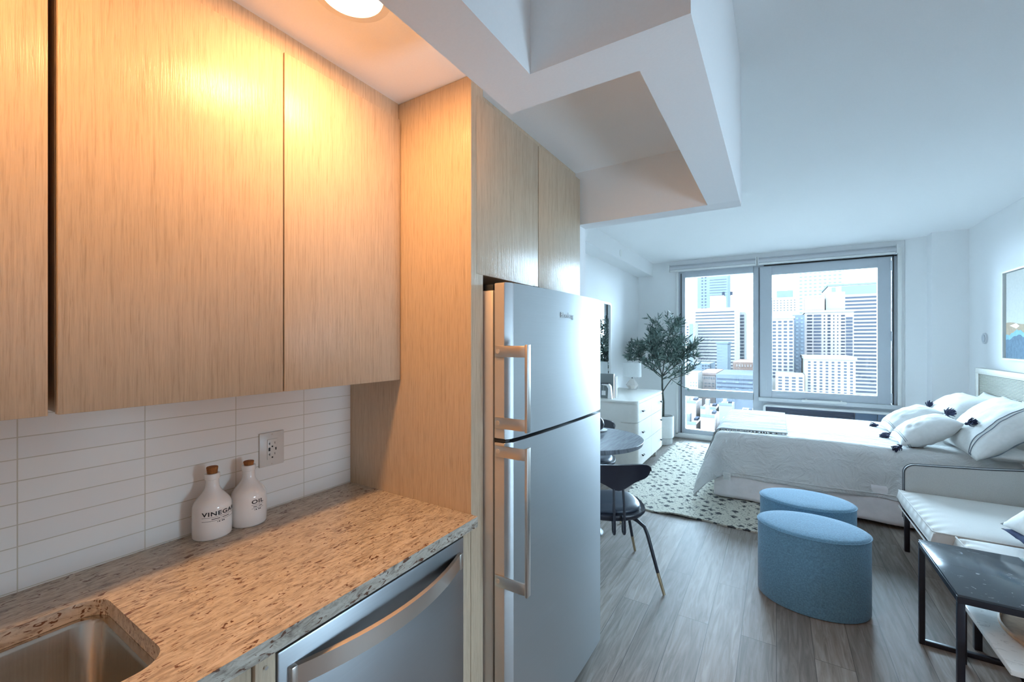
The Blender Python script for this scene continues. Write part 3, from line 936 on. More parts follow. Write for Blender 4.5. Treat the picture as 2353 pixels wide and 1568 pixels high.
# dishwasher
t = thing('dishwasher', 'stainless steel dishwasher with bowed handle under the counter', 'dishwasher', (WX, 0.478, 0))
bxo('tub', (-1.44, -0.885, 0.480, 1.078, 0.10, 0.862), 'rubber', t)
d = bxo('door', (-0.884, -0.855, 0.478, 1.080, 0.13, 0.858), 'dw_steel', t, bev=0.004)
bxo('toe_kick', (-1.4, -0.92, 0.478, 1.080, 0.0, 0.10), 'black', t)
bm = BM()
ys = [0.505 + (1.055 - 0.505) * i / 28 for i in range(29)]
def hx(y): 
    q = (y - 0.78) / 0.275
    return -0.848 + 0.052 * (1 - q * q)
prev = None
for y in ys:
    xo = hx(y); th = 0.009
    ring_ = [bm.verts.new(p) for p in ((xo, y, 0.772), (xo, y, 0.815), (xo - th, y, 0.818), (xo - th, y, 0.769))]
    if prev:
        for i in range(4): bm.faces.new((prev[i], prev[(i + 1) % 4], ring_[(i + 1) % 4], ring_[i]))
    else: bm.faces.new(ring_[::-1])
    prev = ring_
bm.faces.new(prev)
for yy in (0.500, 1.046): box(bm, -0.856, -0.842, yy, yy + 0.014, 0.769, 0.818, bev=0.002)
bmesh.ops.recalc_face_normals(bm, faces=bm.faces[:])
obj('handle', bm, 'steel_handle', d, smooth=30, label='long bowed flat handle')

# refrigerator
t = thing('refrigerator', 'tall stainless steel top-freezer refrigerator in its oak bay', 'refrigerator', (-1.15, 1.6, 0))
FY0, FY1 = 1.200, 1.985
bxo('cabinet_body', (-1.46, -0.824, FY0 + 0.001, FY1 - 0.003, 0.03, 1.665), 'steel_side', t, bev=0.006)
bxo('gasket', (-0.824, -0.8165, FY0 + 0.010, FY1 - 0.012, 0.06, 1.655), 'rubber', t)
def door_plan():
    pts = [(-0.8165, FY0), (-0.778, FY0), (-0.776, FY0 + 0.003)]
    pts += [(-0.762, FY0 + 0.026)]
    n = 26
    for i in range(n + 1):
        q = i / n
        y = FY0 + 0.030 + (FY1 - FY0 - 0.045) * q
        x = -0.759 + 0.036 * (1 - ((q - 0.90) / 0.90) ** 2)
        pts.append((x, y))
    pts += [(-0.742, FY1 - 0.004), (-0.760, FY1), (-0.8165, FY1)]
    return pts
def fridge_door(name, z0, z1, hz0, hz1, label):
    bm = BM(); prism(bm, door_plan(), z0, z1, bev=0.003)
    d = obj(name, bm, ['steel', 'steel_side'], t, smooth=20, label=label)
    for p in d.data.polygons:
        if p.normal.y < -0.9: p.material_index = 1
    h = None
    bm = BM()
    bx = -0.690
    box(bm, bx - 0.004, bx + 0.006, FY0 - 0.008, FY0 + 0.016, hz0, hz1, bev=0.0015)
    h = obj('handle', bm, 'steel_handle', d, smooth=True, label='vertical flat bar handle')
    for za in (hz1 - 0.042, hz0 + 0.004):
        bm = BM()
        # strap from the door side out to the bar, rounded elbow
        path = [(-0.812, FY0 - 0.0005), (-0.722, FY0 - 0.0005)] + [(-0.722 + 0.022 * math.sin(a), FY0 + 0.0215 - 0.022 * math.cos(a)) for a in (0.5, 1.0, 1.5)][:0] + [(-0.7, FY0 + 0.0), (-0.690, FY0 + 0.008)]
        inner_ = [(x, y - 0.006) for x, y in path]
        inner_[-1] = (-0.686, FY0 + 0.0)
        prism(bm, path + inner_[::-1], za, za + 0.038, bev=0.0012)
        sb = obj('bracket', bm, 'steel_handle', h, smooth=True)
        bm = BM(); tube(bm, [(-0.800, FY0 - 0.0062, za + 0.019), (-0.800, FY0 - 0.0075, za + 0.019)], 0.008, 16)
        obj('screw_cap', bm, 'steel_side', d, smooth=True)
    return d
fd = fridge_door('freezer_door', 1.158, 1.688, 1.190, 1.478, 'upper freezer door with maker badge')
fridge_door('door', 0.045, 1.145, 0.655, 1.140, 'tall lower refrigerator door')
bm = text_bm('Blomberg', 0.030, 0.95, 0.0006, 0.0004)
bmesh.ops.rotate(bm, verts=bm.verts[:], cent=(0, 0, 0), matrix=Matrix.Rotation(PI / 2, 3, 'X') )
bmesh.ops.rotate(bm, verts=bm.verts[:], cent=(0, 0, 0), matrix=Matrix.Rotation(PI / 2, 3, 'Z'))
for v in bm.verts:
    y = v.co.y
    q = (1.60 + y - FY0 - 0.030) / (FY1 - FY0 - 0.045)
    v.co.x += -0.759 + 0.036 * (1 - ((q - 0.90) / 0.90) ** 2) + 0.0012
    v.co.y += 1.60; v.co.z += 1.585
obj('badge', bm, 'chrome', fd, label='raised silver maker lettering')
bm = BM(); box(bm, -0.86, -0.80, FY1 - 0.07, FY1 - 0.005, 1.689, 1.702, bev=0.004); box(bm, -0.87, -0.83, FY0 + 0.01, FY0 + 0.05, 1.666, 1.686, bev=0.003)
obj('hinge_cover', bm, 'rubber', t, smooth=True, label='black hinge covers')
bxo('hinge_pin', (-0.822, -0.775, FY0 + 0.003, FY0 + 0.03, 1.1465, 1.1565), 'rubber', t)
bxo('leveling_foot', (-0.90, -0.86, FY0 + 0.05, FY0 + 0.09, 0.0, 0.03), 'rubber', t)
bxo('leveling_foot', (-0.90, -0.86, FY1 - 0.09, FY1 - 0.05, 0.0, 0.03), 'rubber', t)

# outlet
t = thing('wall_outlet', 'square white outlet plate with USB ports on the tile backsplash', 'outlet', (WX + 0.008, 0.804, 1.119))
OXF = WX + 0.008
bxo('cover_plate', (OXF, OXF + 0.006, 0.762, 0.846, 1.062, 1.177), 'plastic_white', t, bev=0.002)
bxo('receptacle', (OXF + 0.005, OXF + 0.0085, 0.787, 0.821, 1.085, 1.153), 'plastic_white', t, bev=0.001)
bm = BM()
xx0, xx1 = OXF + 0.0083, OXF + 0.0090
for zc in (1.139, 1.102):
    box(bm, xx0, xx1, 0.7935, 0.7955, zc - 0.004, zc + 0.004); box(bm, xx0, xx1, 0.7905, 0.7945, zc - 0.0008, zc + 0.0008)
    box(bm, xx0, xx1, 0.8115, 0.8130, zc - 0.003, zc + 0.004)
    prism(bm, [(0.8035 + 0.0028 * math.cos(k * PI / 5), zc - 0.011 + 0.0028 * math.sin(k * PI / 5)) for k in range(10)], xx0, xx1, plane='YZ')
obj('slot', bm, 'ink', t)
bm = BM(); box(bm, xx0, xx1, 0.7905, 0.7965, 1.1135, 1.1255); box(bm, xx0, xx1, 0.8135, 0.8175, 1.1145, 1.1235)
obj('usb_port', bm, 'ink', t)
bm = BM()
for zc in (1.1695, 1.0685): tube(bm, [(OXF + 0.006, 0.804, zc), (OXF + 0.0068, 0.804, zc)], 0.0028, 12)
obj('screw', bm, 'steel_side', t, smooth=True)

# bottles
def bottle(name, loc, txt, size, cork_h, label, tw):
    t = thing(name, label, 'bottle', loc, group=None)
    R = 0.0495
    prof = [(0.0, 0.0), (R - 0.004, 0.0), (R - 0.001, 0.002), (R, 0.006), (R + 0.0005, 0.04), (R, 0.088)]
    for i in range(1, 11):
        q = i / 10
        prof.append((R + (0.0175 - R) * (1 - math.cos(q * PI)) / 2 * 1.0, 0.088 + 0.062 * q))
    prof += [(0.0168, 0.158), (0.0168, 0.166), (0.0192, 0.167), (0.0196, 0.172), (0.0196, 0.181), (0.0185, 0.183), (0.0135, 0.183), (0.0130, 0.176)]
    bm = BM(); lathe(bm, prof, seg=56)
    obj('bottle_body', bm, 'ceramic', t, smooth=50, local=True)
    bm = BM(); lathe(bm, [(0.0, 0.172), (0.0120, 0.172), (0.0128, 0.183), (0.0150, 0.183 + cork_h - 0.0015), (0.0140, 0.183 + cork_h), (0.0, 0.183 + cork_h)], seg=28)
    obj('cork', bm, 'cork', t, smooth=True, local=True)
    a0 = math.radians(3)
    def wrap(bm, z, r=R + 0.0008):
        for v in bm.verts:
            a = a0 + v.co.x / R
            zz = z + v.co.y; rr_ = r + v.co.z
            v.co = Vector((rr_ * math.cos(a), rr_ * math.sin(a), zz))
    bm = text_bm(txt, size, 1.12, 0.0, 0.0004)
    bmesh.ops.subdivide_edges(bm, edges=bm.edges[:], cuts=1)
    wid = max(v.co.x for v in bm.verts) - min(v.co.x for v in bm.verts)
    for v in bm.verts: v.co.x *= tw / wid
    wrap(bm, 0.071)
    lt = obj('lettering', bm, 'ink', t, local=True, label='black printed name and fine print')
    bm = BM()
    def bar(x0, x1, y, h):
        n = max(1, int((x1 - x0) / 0.004))
        for i in range(n):
            xa, xb = x0 + (x1 - x0) * i / n, x0 + (x1 - x0) * (i + 1) / n
            bm.faces.new([bm.verts.new(p) for p in ((xa, y, 0), (xb, y, 0), (xb, y + h, 0), (xa, y + h, 0))])
    hw = tw / 2
    bar(-hw, hw, -0.0045, 0.0008); bar(-hw, hw, -0.0150, 0.0008)
    s_ = 0.5 if tw > 0.05 else 0.75
    bar(-hw * s_, -0.003, -0.0105, 0.0019); bar(0.003, hw * s_, -0.0105, 0.0019); bar(-0.0004, 0.0004, -0.0112, 0.0034)
    for xa, xb in ((-0.010, -0.0085), (-0.0065, -0.003), (0.001, 0.0045), (0.0055, 0.009)):
        bar(xa, xb, -0.0205, 0.0028)
    wrap(bm, 0.071)
    obj('fine_print', bm, 'ink', t, local=True)
    return t
bottle('vinegar_bottle', (-1.426, 0.602, CT), 'VINEGAR', 0.0165, 0.019, 'cream ceramic bottle lettered VINEGAR with cork, left of the pair', 0.096)
bottle('oil_bottle', (-1.424, 0.704, CT), 'OIL', 0.0165, 0.012, 'cream ceramic bottle lettered OIL with cork, nearer the outlet', 0.036)

# recessed ceiling lights
def can(loc, mat, label, group=None, R=0.098, r=0.073, z=KC):
    t = thing('recessed_light', label, 'ceiling light', (loc[0], loc[1], z), group=group)
    bm = BM(); lathe(bm, [(R, -0.001), (R, -0.004), (R - 0.004, -0.006), (r + 0.004, -0.006), (r, -0.002)], cap=False, seg=56)
    obj('trim_ring', bm, 'white', t, smooth=40, local=True)
    bm = BM()
    bm.faces.new([bm.verts.new((r * math.cos(-2 * PI * k / 56), r * math.sin(-2 * PI * k / 56), -0.003)) for k in range(56)])
    obj('lens', bm, mat, t, local=True)
    return t
can((-0.915, 0.700), 'can_light', 'glowing round recessed light in the kitchen ceiling')
can((-0.915, -0.12), 'can_light', 'added unseen recessed kitchen light over the sink')  # added lamp, out of view, to lift the dim kitchen

# ================================================================== LIVING AREA
# rug
def rug():
    bm = BM()
    x0, x1, ya, yb = -1.245, 0.36, 3.80, 6.56
    nx, ny = 120, 120
    g = []
    for i in range(nx + 1):
        row = []
        for j in range(ny + 1):
            u, v = i / nx, j / ny
            x = x0 + (x1 - x0) * u; y = ya + (yb - ya) * v
            if j == 0: y += 0.012 * math.sin(x * 9) + 0.006 * math.sin(x * 23)
            if i == 0: x += 0.010 * math.sin(y * 11)
            z = 0.013 + 0.0015 * noise.noise(Vector((x * 20, y * 20, 0)))
            e = math.exp(-(y - ya) / 0.07)
            z += e * 0.014 * max(0, math.sin(x * 8.5 + 1.2)) * (1 if x < 0.0 else 0.2)
            row.append(bm.verts.new((x, y, z)))
        g.append(row)
    for i in range(nx):
        for j in range(ny):
            bm.faces.new((g[i][j], g[i + 1][j], g[i + 1][j + 1], g[i][j + 1]))
    bord = [g[i][0] for i in range(nx + 1)] + [g[nx][j] for j in range(1, ny + 1)] + [g[i][ny] for i in range(nx - 1, -1, -1)] + [g[0][j] for j in range(ny - 1, 0, -1)]
    low = [bm.verts.new((v.co.x, v.co.y, max(0.0005, v.co.z - 0.0125))) for v in bord]
    n = len(bord)
    for i in range(n): bm.faces.new((bord[i], low[i], low[(i + 1) % n], bord[(i + 1) % n]))
    return obj('area_rug', bm, 'rug', smooth=50)
tag(rug(), 'cream woven area rug with small dark diamonds under the bed', 'rug')

# ------------------------------------------------------------------ bed
BX0, BX1, BYa, BYb, BT = -0.50, 1.70, 4.45, 5.97, 0.615
t = thing('bed', 'queen bed with woven cane headboard and grey bed skirt', 'bed', (0.6, 5.2, 0))
bm = BM(); box(bm, BX0 + 0.02, BX1, BYa + 0.02, BYb - 0.02, 0.30, BT - 0.012, bev=0.05, seg=4)
obj('mattress', bm, 'linen', t, smooth=True)
bm = BM(); box(bm, BX0 + 0.04, BX1, BYa + 0.05, BYb - 0.05, 0.10, 0.30)
for fx in (BX0 + 0.15, 1.5):
    for fy in (BYa + 0.15, BYb - 0.15): box(bm, fx - 0.03, fx + 0.03, fy - 0.03, fy + 0.03, 0.016 if fx < 0 else 0.0, 0.10)
obj('box_base', bm, 'skirt', t)
# skirt: wavy fabric strip around the foot and both sides
def skirt():
    bm = BM()
    path = []
    n = 150
    for i in range(n + 1): path.append((BX1 - (BX1 - BX0) * i / n, BYa, 0, -1))
    for i in range(1, 90): path.append((BX0, BYa + (BYb - BYa) * i / 90, -1, 0))
    for i in range(n + 1): path.append((BX0 + (BX1 - BX0) * i / n, BYb, 0, 1))
    rows = []
    nz = 10
    for k in range(nz + 1):
        q = k / nz
        row = []
        for i, (x, y, dx, dy) in enumerate(path):
            s = i * 0.0163
            a = q * (0.004 + 0.012 * (noise.noise(Vector((s * 3, 0, 1))) + 0.6 * math.sin(s * 14)))
            lift = 0.018 * (noise.noise(Vector((s * 1.2, 5, 1))))
            z = 0.33 - (0.33 - 0.032 - lift * q) * q
            row.append(bm.verts.new((x + dx * a, y + dy * a, z)))
        rows.append(row)
    for a, b in zip(rows, rows[1:]):
        for i in range(len(a) - 1): bm.faces.new((a[i], a[i + 1], b[i + 1], b[i]))
    bmesh.ops.recalc_face_normals(bm, faces=bm.faces[:])
    o = obj('bed_skirt', bm, 'skirt', t, smooth=True)
    m = o.modifiers.new('thick', 'SOLIDIFY'); m.thickness = 0.003
skirt()
hb = bxo('headboard', (1.715, 1.760, 4.42, 6.10, 0.30, 1.222), 'headboard', t, bev=0.006)
bm = BM()
for d in ((1.700, 1.716, 4.42, 6.10, 1.165, 1.222), (1.700, 1.716, 4.42, 4.48, 0.45, 1.17), (1.700, 1.716, 6.02, 6.10, 0.45, 1.17)):
    box(bm, *d, bev=0.004)
obj('headboard_frame', bm, 'headboard', hb, smooth=True)
bxo('cane_panel', (1.708, 1.7145, 4.48, 6.02, 0.60, 1.165), 'rattan', hb)
for yy in (4.43, 6.03): bxo('leg', (1.715, 1.76, yy, yy + 0.06, 0.0, 0.30), 'headboard', t)

# draped duvet
def drape(a, b, lift=0.0, hemz=0.0):
    """sheet point (a,b) in flat coordinates -> 3d position hanging over the bed edges"""
    R = 0.075
    tx0, ty0, ty1 = BX0 - 0.01, BYa - 0.005, BYb + 0.005
    ox = max(0.0, tx0 + R - a)
    oy0 = max(0.0, (ty0 + R) - b); oy1 = max(0.0, b - (ty1 - R))
    oy = oy0 if oy0 > 0 else oy1
    sy = -1 if oy0 > 0 else 1
    r = math.hypot(ox, oy)
    x = max(a, tx0 + R); y = min(max(b, ty0 + R), ty1 - R)
    n1 = noise.noise(Vector((a * 1.6, b * 5.0, 2.0))) * 0.010 + noise.noise(Vector((a * 3.4, b * 11.0, 5.0))) * 0.006
    z = BT + 0.018 + n1 + lift
    if r > 0:
        dx, dy = -ox / r, sy * oy / r
        R2 = R + lift
        arc = R * PI / 2
        if r < arc:
            th = r / R
            out = R2 * math.sin(th); dz = R2 * (1 - math.cos(th)) 
        else:
            q = r - arc
            fold = 0.015 * math.sin((a if oy > ox else b) * 7.0) * min(1, q / 0.2) + 0.012 * noise.noise(Vector((a * 4, b * 4, 8))) * min(1, q / 0.15)
            fx = ox / r; fy = oy / r
            out = R2 + q * (0.30 * fx * fx + 0.06 * fy * fy + 0.55 * fx * fy) + fold
            dz = R2 + q * 0.985
        x += dx * out; y += dy * out
        z = BT + 0.018 + lift * 0.3 + n1 * max(0, 1 - r / 0.3) - dz
        z += lift * 0.7
    return Vector((x, y, max(z, 0.028)))


def sheet(a0, a1, b0, b1, na, nb, lift=0.0, thick=0.012, hem=None):
    bm = BM(); g = []
    for i in range(na + 1):
        row = []
        for j in range(nb + 1):
            a = a0 + (a1 - a0) * i / na; b = b0 + (b1 - b0) * j / nb
            if hem:
                a, b = hem(a, b, i / na, j / nb)
            row.append(bm.verts.new(drape(a, b, lift)))
        g.append(row)
    for i in range(na):
        for j in range(nb): bm.faces.new((g[i][j], g[i + 1][j], g[i + 1][j + 1], g[i][j + 1]))
    bm.normal_update()
    return bm, g
def dhem(a, b, u, v):
    if v == 0: b += 0.014 * noise.noise(Vector((a * 5, 0, 0)))
    if u == 0: a += 0.014 * noise.noise(Vector((b * 5, 3, 0)))
    return a, b
t = thing('duvet', 'rumpled white linen duvet hanging over the bed sides', 'duvet', (0.4, 5.2, BT))
bm, _ = sheet(BX0 - 0.40, 1.66, BYa - 0.385, BYb + 0.36, 150, 150, 0.0, hem=dhem)
o = obj('cover', bm, 'duvet', t, smooth=180)
m = o.modifiers.new('thick', 'SOLIDIFY'); m.thickness = 0.014; m.offset = -1
# hem seam along the near side
pts = [drape(a, BYa - 0.345) + Vector((0, -0.004, 0)) for a in [BX0 + 0.12 + (1.55 - BX0) * i / 80 for i in range(81)]]
bm = BM(); tube(bm, pts, 0.0045, 8)
obj('hem_piping', bm, 'duvet', t, smooth=True)
# care label
bm = BM()
p0 = drape(-0.42, BYa - 0.385)
lx0, lx1 = -0.425, -0.36
box(bm, lx0, lx1, p0.y + 0.000, p0.y + 0.0015, 0.190, 0.262)
ct = obj('care_label', bm, 'linen', t, label='white sewn-in label')
bm = BM()
for q in range(4): box(bm, lx0 + 0.010, lx1 - (0.008 if q % 2 else 0.016), p0.y - 0.0008, p0.y + 0.0003, 0.203 + q * 0.013, 0.2045 + q * 0.013)
obj('label_print', bm, 'stripe', ct)

# throw over the foot
t = thing('throw_blanket', 'fringed white gauze throw laid across the foot of the bed', 'throw', (-0.2, 5.2, BT))
bm, g = sheet(BX0 - 0.30, 0.085, BYa + 0.14, BYb + 0.10, 70, 110, 0.016)
o = obj('cloth', bm, 'throw', t, smooth=180)
m = o.modifiers.new('thick', 'SOLIDIFY'); m.thickness = 0.006; m.offset = -1
bm = BM()
r2 = random.Random(5)
n = 78
for i in range(n):
    a = BX0 - 0.29 + (0.085 + 0.29 - BX0) * i / n
    ln = 0.055 + r2.uniform(-0.01, 0.01); sk = r2.uniform(-0.014, 0.014)
    pts = [drape(a + sk * q, BYa + 0.142 - ln * q, 0.014 - 0.009 * q) for q in (0, 0.35, 0.7, 1.0)]
    tube(bm, pts, [0.0016, 0.0026, 0.0026, 0.0016], 5)
obj('fringe', bm, 'throw', t, smooth=True)
bm = BM()
pts = [drape(BX0 - 0.29 + (0.085 + 0.29 - BX0) * i / 60, BYa + 0.146, 0.0175) for i in range(61)]
tube(bm, pts, 0.0022, 6)
obj('edge_stitch', bm, 'stripe', t, smooth=True)

# pillows
def pillow_bm(w, h, th, n=26, pinch=0.06, seed=0.0):
    bm = BM()
    top, bot = [], []
    for i in range(n + 1):
        rt, rb = [], []
        for j in range(n + 1):
            u = -1 + 2 * i / n; v = -1 + 2 * j / n
            x = u * w / 2 * (1 - pinch * (1 - v * v) * abs(u) ** 3 * -1 * -1) ; y = v * h / 2 * (1 - pinch * (1 - u * u) * abs(v) ** 3)
            e = max(0.0, (1 - abs(u) ** 2.5) * (1 - abs(v) ** 2.5)) ** 0.62
            z = th / 2 * e * (1 + 0.10 * noise.noise(Vector((u * 1.7, v * 1.7, seed)))) + e * 0.012 * noise.noise(Vector((u * 4, v * 6, seed + 3)))
            edge = i in (0, n) or j in (0, n)
            a = bm.verts.new((x, y, z))
            rt.append(a)
            rb.append(a if edge else bm.verts.new((x, y, -z)))
        top.append(rt); bot.append(rb)
    for i in range(n):
        for j in range(n):
            bm.faces.new((top[i][j], top[i + 1][j], top[i + 1][j + 1], top[i][j + 1]))
            q = (bot[i][j], bot[i][j + 1], bot[i + 1][j + 1], bot[i + 1][j])
            try: bm.faces.new(q)
            except ValueError: pass
    return bm


def place(o, loc, rx, ry, rz):
    o.location = loc; o.rotation_euler = (math.radians(rx), math.radians(ry), math.radians(rz))


def pillow(name, label, w, h, th, loc, rot, mat='linen', group=None, stripes=(), tassels=False, seed=0.0, cat='pillow', piping=None):
    t = thing(name, label, cat, (0, 0, 0), group=group)
    obj('cover', pillow_bm(w, h, th, seed=seed), mat, t, smooth=180, local=True)
    def surf(u, v, off=0.002):
        e = max(0.0, (1 - abs(u) ** 2.5) * (1 - abs(v) ** 2.5)) ** 0.62
        x = u * w / 2 * (1 - 0.06 * (1 - v * v) * abs(u) ** 3); y = v * h / 2 * (1 - 0.06 * (1 - u * u) * abs(v) ** 3)
        z = th / 2 * e * (1 + 0.10 * noise.noise(Vector((u * 1.7, v * 1.7, seed)))) + e * 0.012 * noise.noise(Vector((u * 4, v * 6, seed + 3)))
        return Vector((x, y, z + off))
    for (ax, pos, rad, mt) in stripes:
        for sg in (1, -1):
            bm = BM()
            pts = []
            for i in range(41):
                q = -0.98 + 1.96 * i / 40
                p = surf(pos, q) if ax == 'u' else surf(q, pos)
                if sg < 0: p.z = -p.z
                pts.append(p)
            tube(bm, pts, rad, 6)
            obj('stripe', bm, mt, t, smooth=True, local=True)
    if tassels:
        r3 = random.Random(int(seed * 10) + 1)
        for sx_ in (-1, 1):
            for sy_ in (-1, 1):
                bm = BM()
                c = Vector((sx_ * w / 2, sy_ * h / 2, 0)); d = Vector((sx_, sy_, 0)).normalized()
                lathe(bm, [(0.0, -0.012), (0.011, -0.006), (0.012, 0.004), (0.0, 0.012)], c.x + d.x * 0.006, c.y + d.y * 0.006, 0.0, 10)
                for k in range(30):
                    dd = (d + Vector((r3.uniform(-.75, .75), r3.uniform(-.75, .75), r3.uniform(-.7, .7)))).normalized()
                    p1 = c + d * 0.008; ln = 0.062
                    tube(bm, [p1, p1 + dd * ln * 0.5 + d * 0.006, p1 + dd * ln * 0.75 + d * 0.02], [0.0032, 0.0045, 0.0028], 5)
                obj('tassel', bm, 'tassel', t, smooth=True, local=True)
    place(t, loc, *rot)
    return t

ST = [('u', -0.80, 0.0022, 'stripe'), ('u', -0.74, 0.0014, 'stripe')]
pillow('throw_pillow', 'small white pillow with navy tassels and grey stripes, front one beside the big sham', 0.42, 0.42, 0.20, (1.02, 4.70, 0.765), (0, -30, 0), stripes=ST, tassels=True, seed=1.1, group='tasselled throw pillows')
pillow('throw_pillow', 'small white pillow with navy tassels and grey stripes, farther one nearer the window', 0.42, 0.42, 0.20, (1.05, 5.31, 0.760), (0, -30, 3), stripes=ST, tassels=True, seed=2.3, group='tasselled throw pillows')
pillow('pillow_sham', 'large rumpled white pillow sham with dark stripes at its near edge', 0.54, 0.80, 0.24, (1.365, 4.60, 0.850), (0, -46, 0), seed=3.2, group='pillows against the headboard',
       stripes=[('v', -0.76, 0.003, 'stripe'), ('v', -0.69, 0.003, 'stripe')])
pillow('pillow_sham', 'large white pillow sham behind the farther tasselled pillow', 0.52, 0.74, 0.22, (1.36, 5.50, 0.815), (0, -42, 0), seed=4.7, group='pillows against the headboard')
pillow('pillow', 'plain white pillow propped on the headboard at the window side', 0.46, 0.70, 0.16, (1.58, 5.50, 0.800), (0, -62, 0), seed=5.1, group='pillows against the headboard')
pillow('pillow', 'plain white pillow propped on the headboard behind the striped sham', 0.46, 0.70, 0.16, (1.58, 4.74, 0.800), (0, -62, 0), seed=6.4, group='pillows against the headboard')
pillow('pillow', 'flat white pillow lying under the striped sham', 0.44, 0.36, 0.09, (1.46, 4.50, 0.672), (0, 0, 0), seed=7.4, group='pillows against the headboard')

# ------------------------------------------------------------------ ottomans
def ottoman_parts(t):
    A, B_, Hh = 0.268, 0.205, 0.43
    bm = BM()
    lathe(bm, [(0.0, 0.004), (0.985, 0.004), (1.0, 0.012), (1.0, 0.2), (1.0, 0.416), (0.996, 0.421)], seg=72, sx=A, sy=B_, cap=False)
    obj('side', bm, 'ottoman', t, smooth=50, local=True)
    bm = BM()
    lathe(bm, [(0.996, 0.421), (0.975, 0.427), (0.9, 0.4315), (0.6, 0.436), (0.0, 0.438)], seg=72, sx=A, sy=B_, cap=False)
    obj('seat_top', bm, 'ottoman', t, smooth=50, local=True)
    bm = BM(); pts = [(A * 1.004 * math.cos(2 * PI * k / 72), B_ * 1.004 * math.sin(2 * PI * k / 72), 0.4195) for k in range(73)]
    tube(bm, pts, 0.0035, 8, cap=False)
    obj('piping', bm, 'ottoman', t, smooth=True, local=True)
    a = math.radians(-85)
    bm = BM(); tube(bm, [(A * math.cos(a), B_ * math.sin(a), z) for z in (0.01, 0.2, 0.418)], 0.0022, 6)
    obj('seam', bm, 'ottoman', t, smooth=True, local=True)
    bm = BM(); lathe(bm, [(0.0, 0.0), (0.95, 0.0), (0.95, 0.006)], seg=48, sx=A, sy=B_, cap=False)
    obj('base', bm, 'black', t, local=True)
    return t
ot1 = ottoman_parts(thing('ottoman', 'blue felt oval ottoman, nearer one on bare floor', 'ottoman', (0.172, 2.99, 0), math.radians(2), 'blue oval ottomans'))
ot2 = copy_tree(ot1); ot2.location = (0.170, 3.475, 0); ot2['label'] = 'blue felt oval ottoman, farther one next to the bed skirt'

# ------------------------------------------------------------------ sofa (faces -X)
t = thing('sofa', 'light grey upholstered sofa on slim black legs along the right wall', 'sofa', (1.25, 3.5, 0))
SFX = 0.775
bm = BM(); box(bm, SFX + 0.03, 1.74, 2.895, 4.05, 0.20, 0.30, bev=0.012)
obj('frame', bm, 'sofa_light', t, smooth=True)
def arm(ya, yb):
    pts = [(SFX + 0.0, 0.20), (1.74, 0.20), (1.74, 0.68), (1.66, 0.69)] + [(1.5, 0.668), (1.2, 0.636), (0.93, 0.617)] + arc_pts(SFX + 0.065, 0.548, 0.065, 85, 180, 7)
    bm = BM(); prism(bm, pts, ya, yb, bev=0.006, plane='XZ')
    a = obj('arm', bm, 'sofa', t, smooth=True)
    for yy in (ya, yb):
        bm = BM()
        pp = [(x, yy, z) for x, z in pts[3:]] + [(SFX, yy, 0.22)]
        tube(bm, pp, 0.0045, 6); obj('piping', bm, 'piping', a, smooth=True)
arm(4.055, 4.092)
bxo('backrest', (1.56, 1.77, 2.89, 4.052, 0.28, 0.80), 'sofa', t, bev=0.03)
def seat_cushion(ya, yb, x0, seed, z1=0.432):
    bm = BM()
    n = 30; nz = 8
    # rounded-box cushion from a subdivided shell
    def sh(u, v, w_):
        X = x0 + (1.56 - x0) * u; Y = ya + (yb - ya) * v
        eu = min(u, 1 - u) * (1.56 - x0); ev = min(v, 1 - v) * (yb - ya)
        crown_ = 0.016 * (1 - math.exp(-eu / 0.05)) * (1 - math.exp(-ev / 0.05))
        wr = 0.006 * math.sin(Y * 70 + 3 * math.sin(X * 20)) * math.exp(-eu / 0.035) if u < 0.5 else 0
        return X, Y, crown_ + wr * w_
    g1, g0 = [], []
    for i in range(n * 2 + 1):
        r1, r0 = [], []
        for j in range(n * 3 + 1):
            X, Y, c = sh(i / (n * 2), j / (n * 3), 1)
            r1.append(bm.verts.new((X, Y, z1 - 0.012 + c))); r0.append(bm.verts.new((X + (0.02 if i == 0 else 0), Y, 0.302)))
        g1.append(r1); g0.append(r0)
    for i in range(n * 2):
        for j in range(n * 3):
            bm.faces.new((g1[i][j], g1[i + 1][j], g1[i + 1][j + 1], g1[i][j + 1]))
            bm.faces.new((g0[i][j], g0[i][j + 1], g0[i + 1][j + 1], g0[i + 1][j]))
    def bd(g): 
        a, b = len(g), len(g[0])
        return [g[i][0] for i in range(a)] + [g[a - 1][j] for j in range(1, b)] + [g[i][b - 1] for i in range(a - 2, -1, -1)] + [g[0][j] for j in range(b - 2, 0, -1)]
    B1, B0 = bd(g1), bd(g0)
    mid = [bm.verts.new((v.co.x + (-0.012 if abs(v.co.x - x0) < 1e-4 else 0), v.co.y, (z1 + 0.302) / 2)) for v in B1]
    k = len(B1)
    for i in range(k):
        j = (i + 1) % k
        bm.faces.new((B1[i], mid[i], mid[j], B1[j])); bm.faces.new((mid[i], B0[i], B0[j], mid[j]))
    bmesh.ops.recalc_face_normals(bm, faces=bm.faces[:])
    o = obj('seat_cushion', bm, 'sofa_light', t, smooth=180)
    for z in (z1 - 0.008, 0.312):
        bm = BM(); pp = [(x0 - 0.002, yb - 0.01, z), (x0 - 0.002, ya + 0.01, z), (x0 + 0.008, ya - 0.001, z), (1.55, ya - 0.001, z)]
        tube(bm, pp, 0.004, 6); obj('piping', bm, 'sofa_light', o, smooth=True)
seat_cushion(3.255, 4.050, SFX - 0.030, 1)
seat_cushion(2.885, 3.245, SFX + 0.055, 2)
